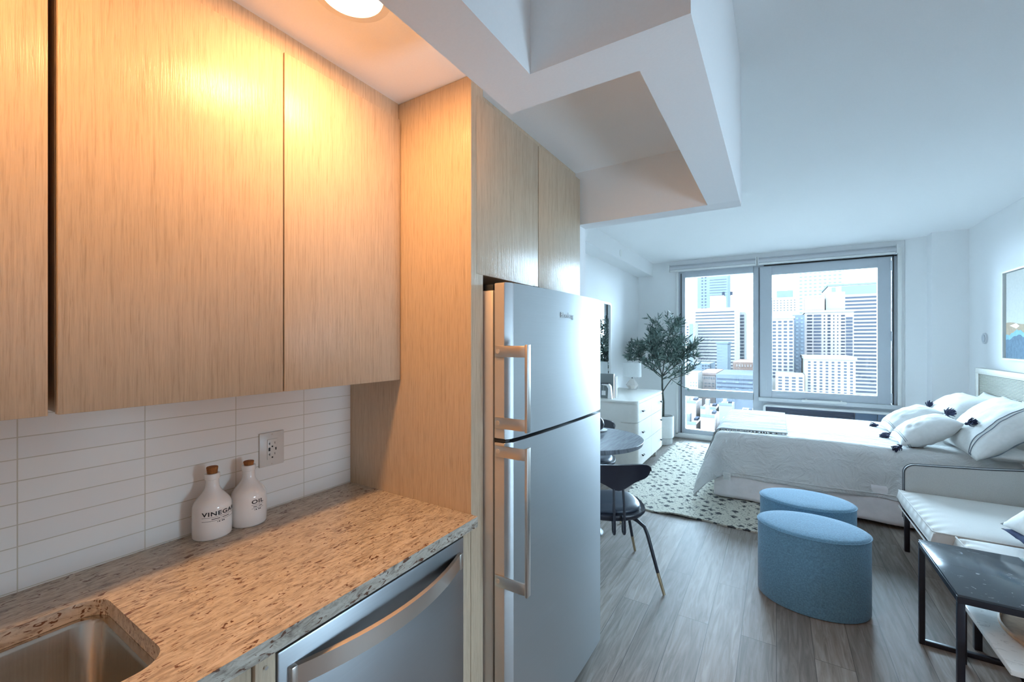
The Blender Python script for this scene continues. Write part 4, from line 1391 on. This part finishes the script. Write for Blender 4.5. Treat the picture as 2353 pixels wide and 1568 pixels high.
for xx, yy in ((SFX + 0.01, 4.03), (1.68, 4.03), (SFX + 0.05, 2.93), (1.68, 2.93)):
    bm = BM(); box(bm, xx - 0.014, xx + 0.014, yy - 0.014, yy + 0.014, 0.0, 0.27, bev=0.003)
    obj('leg', bm, 'black', t, smooth=True, label='slim black leg')
pillow('sofa_pillow', 'white pillow on the sofa seat at the right edge', 0.46, 0.46, 0.16, (1.245, 3.12, 0.640), (4, -38, 10), seed=8.2, group='cushions on the sofa')
pillow('sofa_pillow', 'navy blue cushion under the white sofa pillow', 0.38, 0.38, 0.09, (1.22, 3.13, 0.490), (0, 0, 4), mat='navy', seed=9.2, group='cushions on the sofa')

# ------------------------------------------------------------------ nesting coffee tables
TZ = 0.507
t = thing('coffee_table', 'black steel framed coffee table with dark marble and glass top', 'coffee table', (0.95, 2.58, 0))
TX0, TX1, TY0, TY1 = 0.597, 1.35, 2.312, 2.855
bm = BM()
s2 = 0.022
for d in ((TX0, TX1, TY0, TY0 + s2, TZ - 0.034, TZ - 0.010), (TX0, TX1, TY1 - s2, TY1, TZ - 0.034, TZ - 0.010), (TX0, TX0 + s2, TY0 + s2, TY1 - s2, TZ - 0.034, TZ - 0.010), (TX1 - s2, TX1, TY0 + s2, TY1 - s2, TZ - 0.034, TZ - 0.010),
          (0.925, 0.947, TY0 + s2, TY1 - s2, TZ - 0.030, TZ - 0.010)):
    box(bm, *d, bev=0.002)
obj('frame', bm, 'black', t, smooth=True)
for xx in (TX0, TX1 - s2):
    for yy in (TY0, TY1 - s2):
        bm = BM(); box(bm, xx, xx + s2, yy, yy + s2, 0.0, TZ - 0.034, bev=0.002); obj('leg', bm, 'black', t, smooth=True)
bm = BM(); box(bm, TX0 + s2, TX1 - s2, TY1 - s2, TY1, 0.0, 0.022, bev=0.002)
obj('base_rail', bm, 'black', t, smooth=True)
bxo('marble_top', (TX0 + 0.001, 0.935, TY0 + 0.001, TY1 - 0.001, TZ - 0.0095, TZ), 'marble_dark', t, bev=0.0015, label='dark marble slab with white veins')
bxo('glass_top', (0.938, TX1 - 0.001, TY0 + 0.001, TY1 - 0.001, TZ - 0.0095, TZ - 0.002), 'table_glass', t, label='clear glass slab')
LZ = 0.350
t = thing('nesting_table', 'lower table with white marble top sliding under the dark one', 'coffee table', (1.05, 2.45, 0))
bxo('marble_top', (0.690, 1.32, 2.165, 2.79, LZ - 0.02, LZ), 'marble_white', t, bev=0.002)
for xx in (0.722, 1.27):
    for yy in (2.170, 2.76):
        bm = BM(); box(bm, xx, xx + 0.022, yy, yy + 0.022, 0.0, LZ - 0.021 if xx > 1 or yy > 2.5 else LZ - 0.021, bev=0.002); obj('leg', bm, 'black', t, smooth=True)
bm = BM(); box(bm, 0.722, 1.292, 2.170, 2.192, LZ - 0.04, LZ - 0.021, bev=0.002); box(bm, 0.722, 0.744, 2.19, 2.76, LZ - 0.04, LZ - 0.021)
obj('frame', bm, 'black', t, smooth=True)
bm = BM(); lathe(bm, [(0.0, 0.0), (0.265, 0.0), (0.27, 0.004), (0.27, 0.016), (0.264, 0.018), (0.260, 0.010), (0.0, 0.009)], 1.028, 2.455, LZ + 0.0005, 56)
tag(obj('serving_tray', bm, 'tan', smooth=40), 'round tan wooden tray on the lower white marble table', 'tray')
bm = BM(); lathe(bm, [(0.0, 0.0), (0.05, 0.0), (0.06, 0.006), (0.115, 0.055), (0.118, 0.062), (0.112, 0.060), (0.055, 0.012), (0.0, 0.010)], 0.935, 2.545, LZ + 0.011, 48)
tag(obj('bowl', bm, 'ceramic', smooth=40), 'cream bowl standing on the tan tray under the glass', 'bowl')

# ------------------------------------------------------------------ dining table and chairs
TCX, TCY = -1.245, 3.13
t = thing('dining_table', 'round grey wood pedestal dining table partly behind the refrigerator', 'table', (TCX, TCY, 0))
bm = BM(); lathe(bm, [(0.0, 0.705), (0.40, 0.705), (0.405, 0.708), (0.415, 0.737), (0.413, 0.740), (0.0, 0.740)], TCX, TCY, 0, 80)
obj('tabletop', bm, 'table_wood', t, smooth=30)
bm = BM(); lathe(bm, [(0.0, 0.0), (0.11, 0.0), (0.115, 0.008), (0.105, 0.018), (0.05, 0.05), (0.042, 0.10), (0.042, 0.55), (0.06, 0.62), (0.12, 0.69), (0.14, 0.7045), (0.0, 0.7045)], TCX, TCY, 0, 48)
obj('pedestal', bm, 'black', t, smooth=40)

def make_chair(label, loc, rz):
    # local frame: faces +Y, back at -Y
    t = thing('dining_chair', label, 'chair', loc, rz, 'black dining chairs at the round table')
    n = 48
    def outline(sc, dz=0.0):
        pts = []
        for k in range(n):
            a = 2 * PI * k / n
            e = 2.7
            ca, sa = math.cos(a), math.sin(a)
            x = 0.212 * abs(ca) ** (2 / e) * (1 if ca >= 0 else -1)
            y = 0.208 * abs(sa) ** (2 / e) * (1 if sa >= 0 else -1)
            pts.append((x * sc, y * sc))
        return pts
    bm = BM(); rings = []
    for sc, z in ((0.80, 0.405), (0.93, 0.410), (1.0, 0.428), (1.0, 0.440), (0.985, 0.446), (0.93, 0.444)):
        rings.append([bm.verts.new((x, y, z + (0.012 * (x / 0.235) ** 2))) for x, y in outline(sc)])
    for a, b in zip(rings, rings[1:]):
        for k in range(n): bm.faces.new((a[k], a[(k + 1) % n], b[(k + 1) % n], b[k]))
    bm.faces.new(rings[0][::-1]); bm.faces.new(rings[-1])
    obj('seat_shell', bm, 'black', t, smooth=40, local=True)
    bm = BM(); rings = []
    for sc, z in ((0.86, 0.444), (0.88, 0.452), (0.85, 0.464), (0.74, 0.474), (0.5, 0.480), (0.2, 0.482)):
        rings.append([bm.verts.new((x, y + 0.01, z + (0.012 * (x / 0.235) ** 2))) for x, y in outline(sc)])
    for a, b in zip(rings, rings[1:]):
        for k in range(n): bm.faces.new((a[k], a[(k + 1) % n], b[(k + 1) % n], b[k]))
    bm.faces.new(rings[-1]); bm.faces.new(rings[0][::-1])
    obj('seat_pad', bm, 'leather', t, smooth=60, local=True)
    # curved crest rail, deeper in the middle
    bm = BM(); prev = None
    m_ = 36
    for i in range(m_ + 1):
        q = math.sin((-1 + 2 * i / m_) * PI / 2)
        a = q * 0.74
        R = 0.30
        x = R * math.sin(a); y = -0.195 + 0.20 * (1 - math.cos(a)) * 0.9 - 0.02
        zc = 0.705
        endr = max(0.0, 1 - abs(q) ** 5) ** 0.5
        up = 0.052 * endr + 0.001; dn = (0.050 + 0.055 * math.exp(-(q / 0.36) ** 2)) * endr + 0.002
        nx, ny = math.sin(a) * 0.75, -math.cos(a)
        th = 0.010
        lean = 0.016
        rg = [bm.verts.new(p) for p in ((x + nx * th + 0, y + ny * th - lean, zc + up), (x - nx * th, y - ny * th - lean, zc + up), (x - nx * th, y - ny * th, zc), (x - nx * th, y - ny * th + lean * .6, zc - dn), (x + nx * th, y + ny * th + lean * .6, zc - dn), (x + nx * th, y + ny * th, zc))]
        if prev:
            for k in range(6): bm.faces.new((prev[k], prev[(k + 1) % 6], rg[(k + 1) % 6], rg[k]))
        else: bm.faces.new(rg[::-1])
        prev = rg
    bm.faces.new(prev)
    bmesh.ops.recalc_face_normals(bm, faces=bm.faces[:])
    obj('backrest', bm, 'black', t, smooth=60, local=True)
    for sx in (-1, 1):
        bm = BM(); x = 0.030 * sx
        pts = [(x * 0.9, -0.205, 0.63), (x, -0.222, 0.52), (x, -0.232, 0.42), (x, -0.236, 0.375)] + [(x, -0.216 - 0.020 * math.cos(b), 0.365 - 0.020 * math.sin(b)) for b in (0.3, 0.9, 1.57, 2.2, 2.8)] + [(x, -0.196, 0.39), (x, -0.190, 0.41)]
        tube(bm, pts, 0.0075, 10)
        obj('back_rod', bm, 'black', t, smooth=True, local=True)
    for sx in (-1, 1):
        for sy in (-1, 1):
            top = Vector((0.10 * sx, 0.13 * sy, 0.408)); kn = Vector((0.165 * sx, 0.185 * sy, 0.37)); ft = Vector((0.255 * sx, 0.262 * sy, 0.004))
            pts = [top, top.lerp(kn, 0.5) + Vector((0, 0, 0.006)), kn, kn.lerp(ft, 0.12) + Vector((0.004 * sx, 0.004 * sy, 0.0)), kn.lerp(ft, 0.68)]
            bm = BM(); tube(bm, pts, [0.011, 0.011, 0.011, 0.011, 0.0095], 12)
            lg = obj('leg', bm, 'black', t, smooth=True, local=True)
            bm = BM(); tube(bm, [kn.lerp(ft, 0.68), ft], [0.0097, 0.0085], 12)
            obj('brass_tip', bm, 'brass', lg, smooth=True, local=True, label='brushed metal leg tip')
    return t
make_chair('black curved-back dining chair in front, tucked at the round table', (-0.915, 2.655, 0), math.radians(34))
make_chair('black dining chair on the far side of the round table', (-1.40, 3.585, 0.0), math.radians(198))

# small vase on the table
t = thing('table_vase', 'small black vase on white saucer near the dining table rim', 'vase', (-1.262, 3.40, 0.7405))
bm = BM(); lathe(bm, [(0.0, 0.0), (0.05, 0.0), (0.07, 0.006), (0.072, 0.010), (0.05, 0.007), (0.0, 0.006)], -1.262, 3.40, 0.7405, 40); obj('saucer', bm, 'white', t, smooth=True)
bm = BM(); lathe(bm, [(0.0, 0.0), (0.02, 0.0), (0.038, 0.015), (0.047, 0.045), (0.040, 0.078), (0.022, 0.098), (0.014, 0.104), (0.010, 0.10), (0.0, 0.095)], -1.262, 3.40, 0.748, 32); obj('vase_body', bm, 'black', t, smooth=True)

# ------------------------------------------------------------------ dresser
DX0, DX1, DY0, DY1, DZ0, DZ1 = -1.845, -1.25, 4.49, 5.76, 0.125, 0.847
t = thing('dresser', 'off-white three-row dresser with rounded corners under the mirror', 'dresser', (-1.55, 5.12, 0))
def corner_plan(g=0.0, r=0.11):
    return ([(DX0, DY0 + g), ] + arc_pts(DX1 - g - r, DY0 + g + r, r, -90, 0, 8) + arc_pts(DX1 - g - r, DY1 - g - r, r, 0, 90, 8) + [(DX0, DY1 - g)])
bm = BM(); prism(bm, corner_plan(0.0), DZ1 - 0.022, DZ1, bev=0.002); obj('top', bm, 'dresser', t, smooth=30)
bm = BM(); prism(bm, corner_plan(0.014), DZ0, DZ1 - 0.0221); obj('body', bm, 'dresser', t, smooth=30)
zr = [DZ0 + 0.012, 0.372, 0.615, DZ1 - 0.034]
def front_plan(side):
    # wraps the rounded corner; side 0 = near half, 1 = far half
    g = 0.002; r = 0.112
    ymid = (DY0 + DY1) / 2
    if side == 0:
        o_ = [(DX1 - 0.17, DY0 + g)] + arc_pts(DX1 - g - r, DY0 + g + r, r, -90, 0, 10) + [(DX1 - g, ymid - 0.0015)]
        i_ = [(DX1 - 0.0145, ymid - 0.0015)] + arc_pts(DX1 - 0.0145 - r, DY0 + 0.0145 + r, r, 0, -90, 10) + [(DX1 - 0.17, DY0 + 0.0145)]
    else:
        o_ = [(DX1 - g, ymid + 0.0015)] + arc_pts(DX1 - g - r, DY1 - g - r, r, 0, 90, 10) + [(DX1 - 0.17, DY1 - g)]
        i_ = [(DX1 - 0.17, DY1 - 0.0145)] + arc_pts(DX1 - 0.0145 - r, DY1 - 0.0145 - r, r, 90, 0, 10) + [(DX1 - 0.0145, ymid + 0.0015)]
    return o_ + i_
for row in range(3):
    for side in (0, 1):
        bm = BM(); prism(bm, front_plan(side), zr[row] + 0.003, zr[row + 1] - 0.003)
        d = obj('drawer', bm, 'dresser', t, smooth=30)
        yk = 4.70 if side == 0 else 5.56
        zk = (0.245, 0.495, 0.725)[row]
        bm = BM(); tube(bm, [(DX1 - 0.003, yk, zk), (DX1 + 0.018, yk, zk)], 0.004, 8)
        lathe_pts = [(DX1 + 0.018, yk - 0.022, zk), (DX1 + 0.018, yk - 0.012, zk), (DX1 + 0.018, yk, zk), (DX1 + 0.018, yk + 0.012, zk), (DX1 + 0.018, yk + 0.022, zk)]
        tube(bm, lathe_pts, [0.010, 0.006, 0.005, 0.006, 0.010], 10)
        obj('knob', bm, 'black', d, smooth=True, label='dark knob')
for xx in (DX0 + 0.08, DX1 - 0.09):
    for yy in (DY0 + 0.12, DY1 - 0.10):
        bm = BM(); lathe(bm, [(0.016, 0.0), (0.024, 0.126)], xx, yy, 0, 20); obj('leg', bm, 'dresser', t, smooth=True)

# mirror leaning just above the dresser
t = thing('mirror', 'tall white-framed mirror standing on the dresser against the wall', 'mirror', (-1.85, 5.0, DZ1))
mx = -1.846
bm = BM()
fo = rrect(4.52, 5.395, DZ1 + 0.002, 1.985, 0.045); fi = rrect(4.545, 5.370, DZ1 + 0.027, 1.96, 0.03)
a0 = [bm.verts.new((mx + 0.018, y, z)) for y, z in fo]; a1 = [bm.verts.new((mx + 0.018, y, z)) for y, z in fi]
b0 = [bm.verts.new((mx - 0.012, y, z)) for y, z in fo]; b1 = [bm.verts.new((mx - 0.0, y, z)) for y, z in fi]
n = len(a0)
for i in range(n):
    j = (i + 1) % n
    bm.faces.new((a0[i], a0[j], a1[j], a1[i])); bm.faces.new((a0[j], a0[i], b0[i], b0[j])); bm.faces.new((a1[i], a1[j], b1[j], b1[i]))
bm.faces.new(b0)
bmesh.ops.recalc_face_normals(bm, faces=bm.faces[:])
obj('mirror_frame', bm, 'white', t, smooth=30)
bm = BM(); bm.faces.new([bm.verts.new((mx + 0.004, y, z)) for y, z in fi]); o = obj('mirror_glass', bm, 'mirror', t)

# table lamp
lx, ly = -1.615, 5.595
t = thing('table_lamp', 'white table lamp with drum shade and faceted base on the dresser', 'lamp', (lx, ly, DZ1))
bm = BM(); lathe(bm, [(0.0, 0.0), (0.062, 0.0), (0.062, 0.014), (0.0, 0.014)], lx, ly, DZ1 + 0.001, 24); obj('base_plate', bm, 'chrome', t, smooth=30)
bm = BM(); lathe(bm, [(0.045, 0.015), (0.085, 0.062), (0.028, 0.140), (0.022, 0.148), (0.0, 0.15)], lx, ly, DZ1, 8); obj('lamp_base', bm, 'ceramic', t)
bm = BM(); tube(bm, [(lx, ly, DZ1 + 0.148), (lx, ly, DZ1 + 0.20)], 0.006, 10); obj('neck', bm, 'black', t, smooth=True)
bm = BM(); lathe(bm, [(0.118, 0.175), (0.113, 0.355), (0.111, 0.355), (0.116, 0.175)], lx, ly, DZ1, 56, cap=False); obj('lamp_shade', bm, 'shade_fabric', t, smooth=30)
bm = BM(); 
for a in (0, 2.1, 4.2): tube(bm, [(lx, ly, DZ1 + 0.20), (lx + 0.113 * math.cos(a), ly + 0.113 * math.sin(a), DZ1 + 0.19)], 0.0015, 5)
lathe(bm, [(0.0, 0.20), (0.02, 0.205), (0.03, 0.24), (0.018, 0.27), (0.0, 0.275)], lx, ly, DZ1, 16)
obj('bulb', bm, 'white', t, smooth=True)

# books and bookend on the dresser
def book(x0, x1, y, h, th, mat, label, spine='white'):
    t = thing('book', label, 'book', ((x0 + x1) / 2, y, DZ1), group='upright books on the dresser')
    bxo('page_block', (x0 + 0.004, x1 - 0.006, y + 0.003, y + th - 0.003, DZ1 + 0.004, DZ1 + h - 0.004), 'white', t)
    bm = BM(); box(bm, x0, x1, y, y + 0.003, DZ1 + 0.001, DZ1 + h); box(bm, x0, x1, y + th - 0.003, y + th, DZ1 + 0.001, DZ1 + h)
    obj('cover', bm, mat, t)
    bxo('spine', (x1 - 0.003, x1, y + 0.0002, y + th - 0.0002, DZ1 + 0.001, DZ1 + h), spine, t)
book(-1.725, -1.545, 4.63, 0.272, 0.034, 'book_grey', 'tall grey-covered book at the near end of the upright books')
book(-1.715, -1.540, 4.685, 0.236, 0.022, 'white', 'slim white book between the grey book and another white one')
book(-1.715, -1.540, 4.730, 0.240, 0.022, 'white', 'slim white book at the lamp side of the upright books')
t = thing('bookend', 'small white arch-shaped bookend with a hanging tag before the books', 'bookend', (-1.62, 4.57, DZ1))
bm = BM()
prism(bm, [(-1.560, DZ1 + 0.001), (-1.540, DZ1 + 0.001)] + [(-1.555 + 0.0, DZ1 + 0.14)] + [(-1.575, DZ1 + 0.165), (-1.655, DZ1 + 0.165), (-1.655, DZ1 + 0.152), (-1.600, DZ1 + 0.150), (-1.578, DZ1 + 0.115), (-1.585, DZ1 + 0.001)][0:5] + [(-1.590, DZ1 + 0.001)], 4.555, 4.60, bev=0.003, plane='XZ')
obj('arch', bm, 'white', t, smooth=True)
bm = BM(); box(bm, -1.665, -1.575, 4.550, 4.604, DZ1 + 0.166, DZ1 + 0.174); obj('cap', bm, 'black', t)
bm = BM(); box(bm, -1.655, -1.610, 4.551, 4.553, DZ1 + 0.040, DZ1 + 0.090); tube(bm, [(-1.635, 4.552, DZ1 + 0.09), (-1.630, 4.552, DZ1 + 0.166)], 0.0015, 5)
obj('tag', bm, 'linen', t)

# ------------------------------------------------------------------ olive tree
px, py = -1.40, 6.42
t = thing('olive_tree', 'potted olive tree with thin grey-green leaves left of the window', 'plant', (px, py, 0))
bm = BM()
prof = [(0.0, 0.0), (0.118, 0.0), (0.120, 0.004)]
prof += [(0.122, 0.095), (0.140, 0.10), (0.143, 0.11), (0.145, 0.39), (0.143, 0.405), (0.134, 0.405), (0.130, 0.37), (0.0, 0.365)]
lathe(bm, prof, px, py, 0, 60)
pot = obj('pot', bm, 'pot', t, smooth=40)
bm = BM()
for k in range(40):
    a = 2 * PI * k / 40
    tube(bm, [(px + 0.1205 * math.cos(a), py + 0.1205 * math.sin(a), 0.006), (px + 0.1225 * math.cos(a), py + 0.1225 * math.sin(a), 0.094)], 0.0045, 6)
obj('fluted_band', bm, 'pot', pot, smooth=True)
bm = BM(); lathe(bm, [(0.0, 0.012), (0.07, 0.010), (0.131, 0.0)], px, py, 0.370, 32, cap=False); obj('soil', bm, 'soil', t, smooth=True)
r5 = random.Random(21)
trunk, leaves = BM(), BM()
def leaf(p, d, ln, wd):
    d = d.normalized()
    s_ = d.cross(Vector((r5.uniform(-1, 1), r5.uniform(-1, 1), r5.uniform(-0.2, 1)))).normalized()
    n_ = d.cross(s_)
    q = [p, p + d * ln * 0.3 + s_ * wd, p + d * ln * 0.7 + s_ * wd * 0.8 - n_ * ln * 0.04, p + d * ln - n_ * ln * 0.10, p + d * ln * 0.7 - s_ * wd * 0.8 - n_ * ln * 0.04, p + d * ln * 0.3 - s_ * wd]
    mid = p + d * ln * 0.5 + n_ * wd * 0.35
    vs = [leaves.verts.new(v) for v in q]; m_ = leaves.verts.new(mid)
    for i in range(6): leaves.faces.new((vs[i], vs[(i + 1) % 6], m_))
def clampp(p):
    return Vector((max(p.x, -1.79), min(p.y, 6.80), p.z))
def twig(p, d, ln, r, depth):
    pts = [p]; n_ = 6; dd = d.normalized()
    for i in range(n_):
        dd = (dd + Vector((r5.uniform(-.16, .16), r5.uniform(-.16, .16), r5.uniform(-.10, .14)))).normalized()
        pts.append(clampp(pts[-1] + dd * ln / n_))
    tube(trunk, pts, [r * (1 - 0.6 * i / n_) for i in range(n_ + 1)], 6)
    for i in range(1, n_ + 1):
        if depth > 0 and i >= 2:
            for _ in range(1 if i < n_ else 3):
                a = Vector((r5.uniform(-1, 1), r5.uniform(-1, 1), r5.uniform(-0.45, 0.8)))
                twig(pts[i], (dd * 0.7 + a * 0.8), ln * r5.uniform(0.38, 0.6), r * 0.5, depth - 1)
        if depth <= 1:
            for _ in range(1 + (r5.random() < 0.35)):
                a = Vector((r5.uniform(-1, 1), r5.uniform(-1, 1), r5.uniform(-0.7, 0.9)))
                leaf(pts[i] + (pts[i - 1] - pts[i]) * r5.random(), dd * 0.8 + a * 0.9, r5.uniform(0.06, 0.11), r5.uniform(0.0065, 0.0095))
tp = [(px, py, 0.36), (px + 0.005, py, 0.6), (px - 0.015, py + 0.01, 0.8), (px - 0.015, py, 0.97)]
tube(trunk, tp, [0.017, 0.014, 0.013, 0.012], 8)
tube(trunk, [(px - 0.012, py, 0.74), (px + 0.05, py - 0.02, 0.84), (px + 0.12, py - 0.03, 0.94)], [0.008, 0.007, 0.006], 7)
P0 = Vector(tp[-1])
for d, ln in ((Vector((-1.0, -0.3, 0.95)), 0.46), (Vector((-0.35, 0.3, 1.0)), 0.42), (Vector((0.15, -0.1, 1.25)), 0.60), (Vector((0.8, 0.1, 0.75)), 0.42), (Vector((0.35, 0.35, 0.9)), 0.42), (Vector((0.1, -0.8, 0.8)), 0.38)):
    twig(P0, d, ln, 0.009, 2)
twig(Vector((px + 0.12, py - 0.03, 0.94)), Vector((0.9, -0.1, 0.3)), 0.28, 0.006, 1)
twig(Vector((px + 0.12, py - 0.03, 0.94)), Vector((0.7, -0.2, -0.5)), 0.26, 0.004, 0)
twig(Vector((px - 0.01, py, 0.93)), Vector((0.8, -0.4, 0.2)), 0.34, 0.006, 1)
twig(Vector((px - 0.01, py, 0.95)), Vector((-0.9, -0.3, 0.4)), 0.30, 0.006, 1)
obj('trunk', trunk, 'bark', t, smooth=True)
obj('foliage', leaves, 'leaf', t)

# ------------------------------------------------------------------ wall items
t = thing('wall_disc', 'small round white cover on the bulkhead above the dresser', 'cover plate', (-1.67, 5.277, 2.60))
bm = BM(); tube(bm, [(-1.6695, 5.277, 2.60), (-1.663, 5.277, 2.60)], 0.045, 40)
obj('plate', bm, 'white', t, smooth=40)
t = thing('thermostat', 'round white thermostat on the right wall near the column', 'thermostat', (1.80, 6.188, 1.516))
bm = BM(); tube(bm, [(1.7995, 6.188, 1.516), (1.785, 6.188, 1.516)], 0.056, 40)
obj('housing', bm, 'white_metal', t, smooth=40)
bm = BM(); tube(bm, [(1.7848, 6.188, 1.516), (1.781, 6.188, 1.516)], 0.040, 32)
obj('dial', bm, 'win_frame', t, smooth=40)
# framed picture, only its far part is in view
AY0, AY1, AZ0, AZ1 = 4.80, 5.700, 1.320, 2.122
t = thing('framed_picture', 'white-framed abstract landscape picture on the right wall', 'picture', (1.80, 5.2, 1.72))
bm = BM()
for d in ((1.760, 1.799, AY0, AY1, AZ1 - 0.014, AZ1), (1.760, 1.799, AY0, AY1, AZ0, AZ0 + 0.014), (1.760, 1.799, AY0, AY0 + 0.014, AZ0 + 0.014, AZ1 - 0.014), (1.760, 1.799, AY1 - 0.014, AY1, AZ0 + 0.014, AZ1 - 0.014)):
    box(bm, *d)
obj('picture_frame', bm, 'white', t)
bxo('backing', (1.790, 1.798, AY0 + 0.014, AY1 - 0.014, AZ0 + 0.014, AZ1 - 0.014), 'black', t)
art = bxo('canvas', (1.775, 1.790, AY0 + 0.035, AY1 - 0.045, AZ0 + 0.016, AZ1 - 0.020), 'cream_art', t)
def layer(zs, zb, mat, x):
    ya, yb = AY0 + 0.036, AY1 - 0.046
    pts = [(ya, zb), (yb, zb)] + [(yb - (yb - ya) * i / 24, zs(i / 24)) for i in range(25)]
    bm = BM(); prism(bm, pts, x, x + 0.0008, plane='YZ'); obj('paint_layer', bm, mat, art)
zb = AZ0 + 0.018
layer(lambda q: 1.645 + 0.012 * math.sin(q * 9 + 1), zb, 'tan_art', 1.7740)
layer(lambda q: 1.565 + 0.022 * math.sin(q * 14 + 4) + 0.006 * math.sin(q * 60), zb, 'teal_art', 1.7730)
layer(lambda q: 1.520 + 0.022 * math.sin(q * 12 + 4.4) + 0.006 * math.sin(q * 45), zb, 'slate_art', 1.7720)
bm = BM(); prism(bm, [(5.46, 1.60), (5.58, 1.627), (5.46, 1.645), (5.40, 1.62)], 1.7725, 1.7732, plane='YZ'); obj('paint_layer', bm, 'white', art)
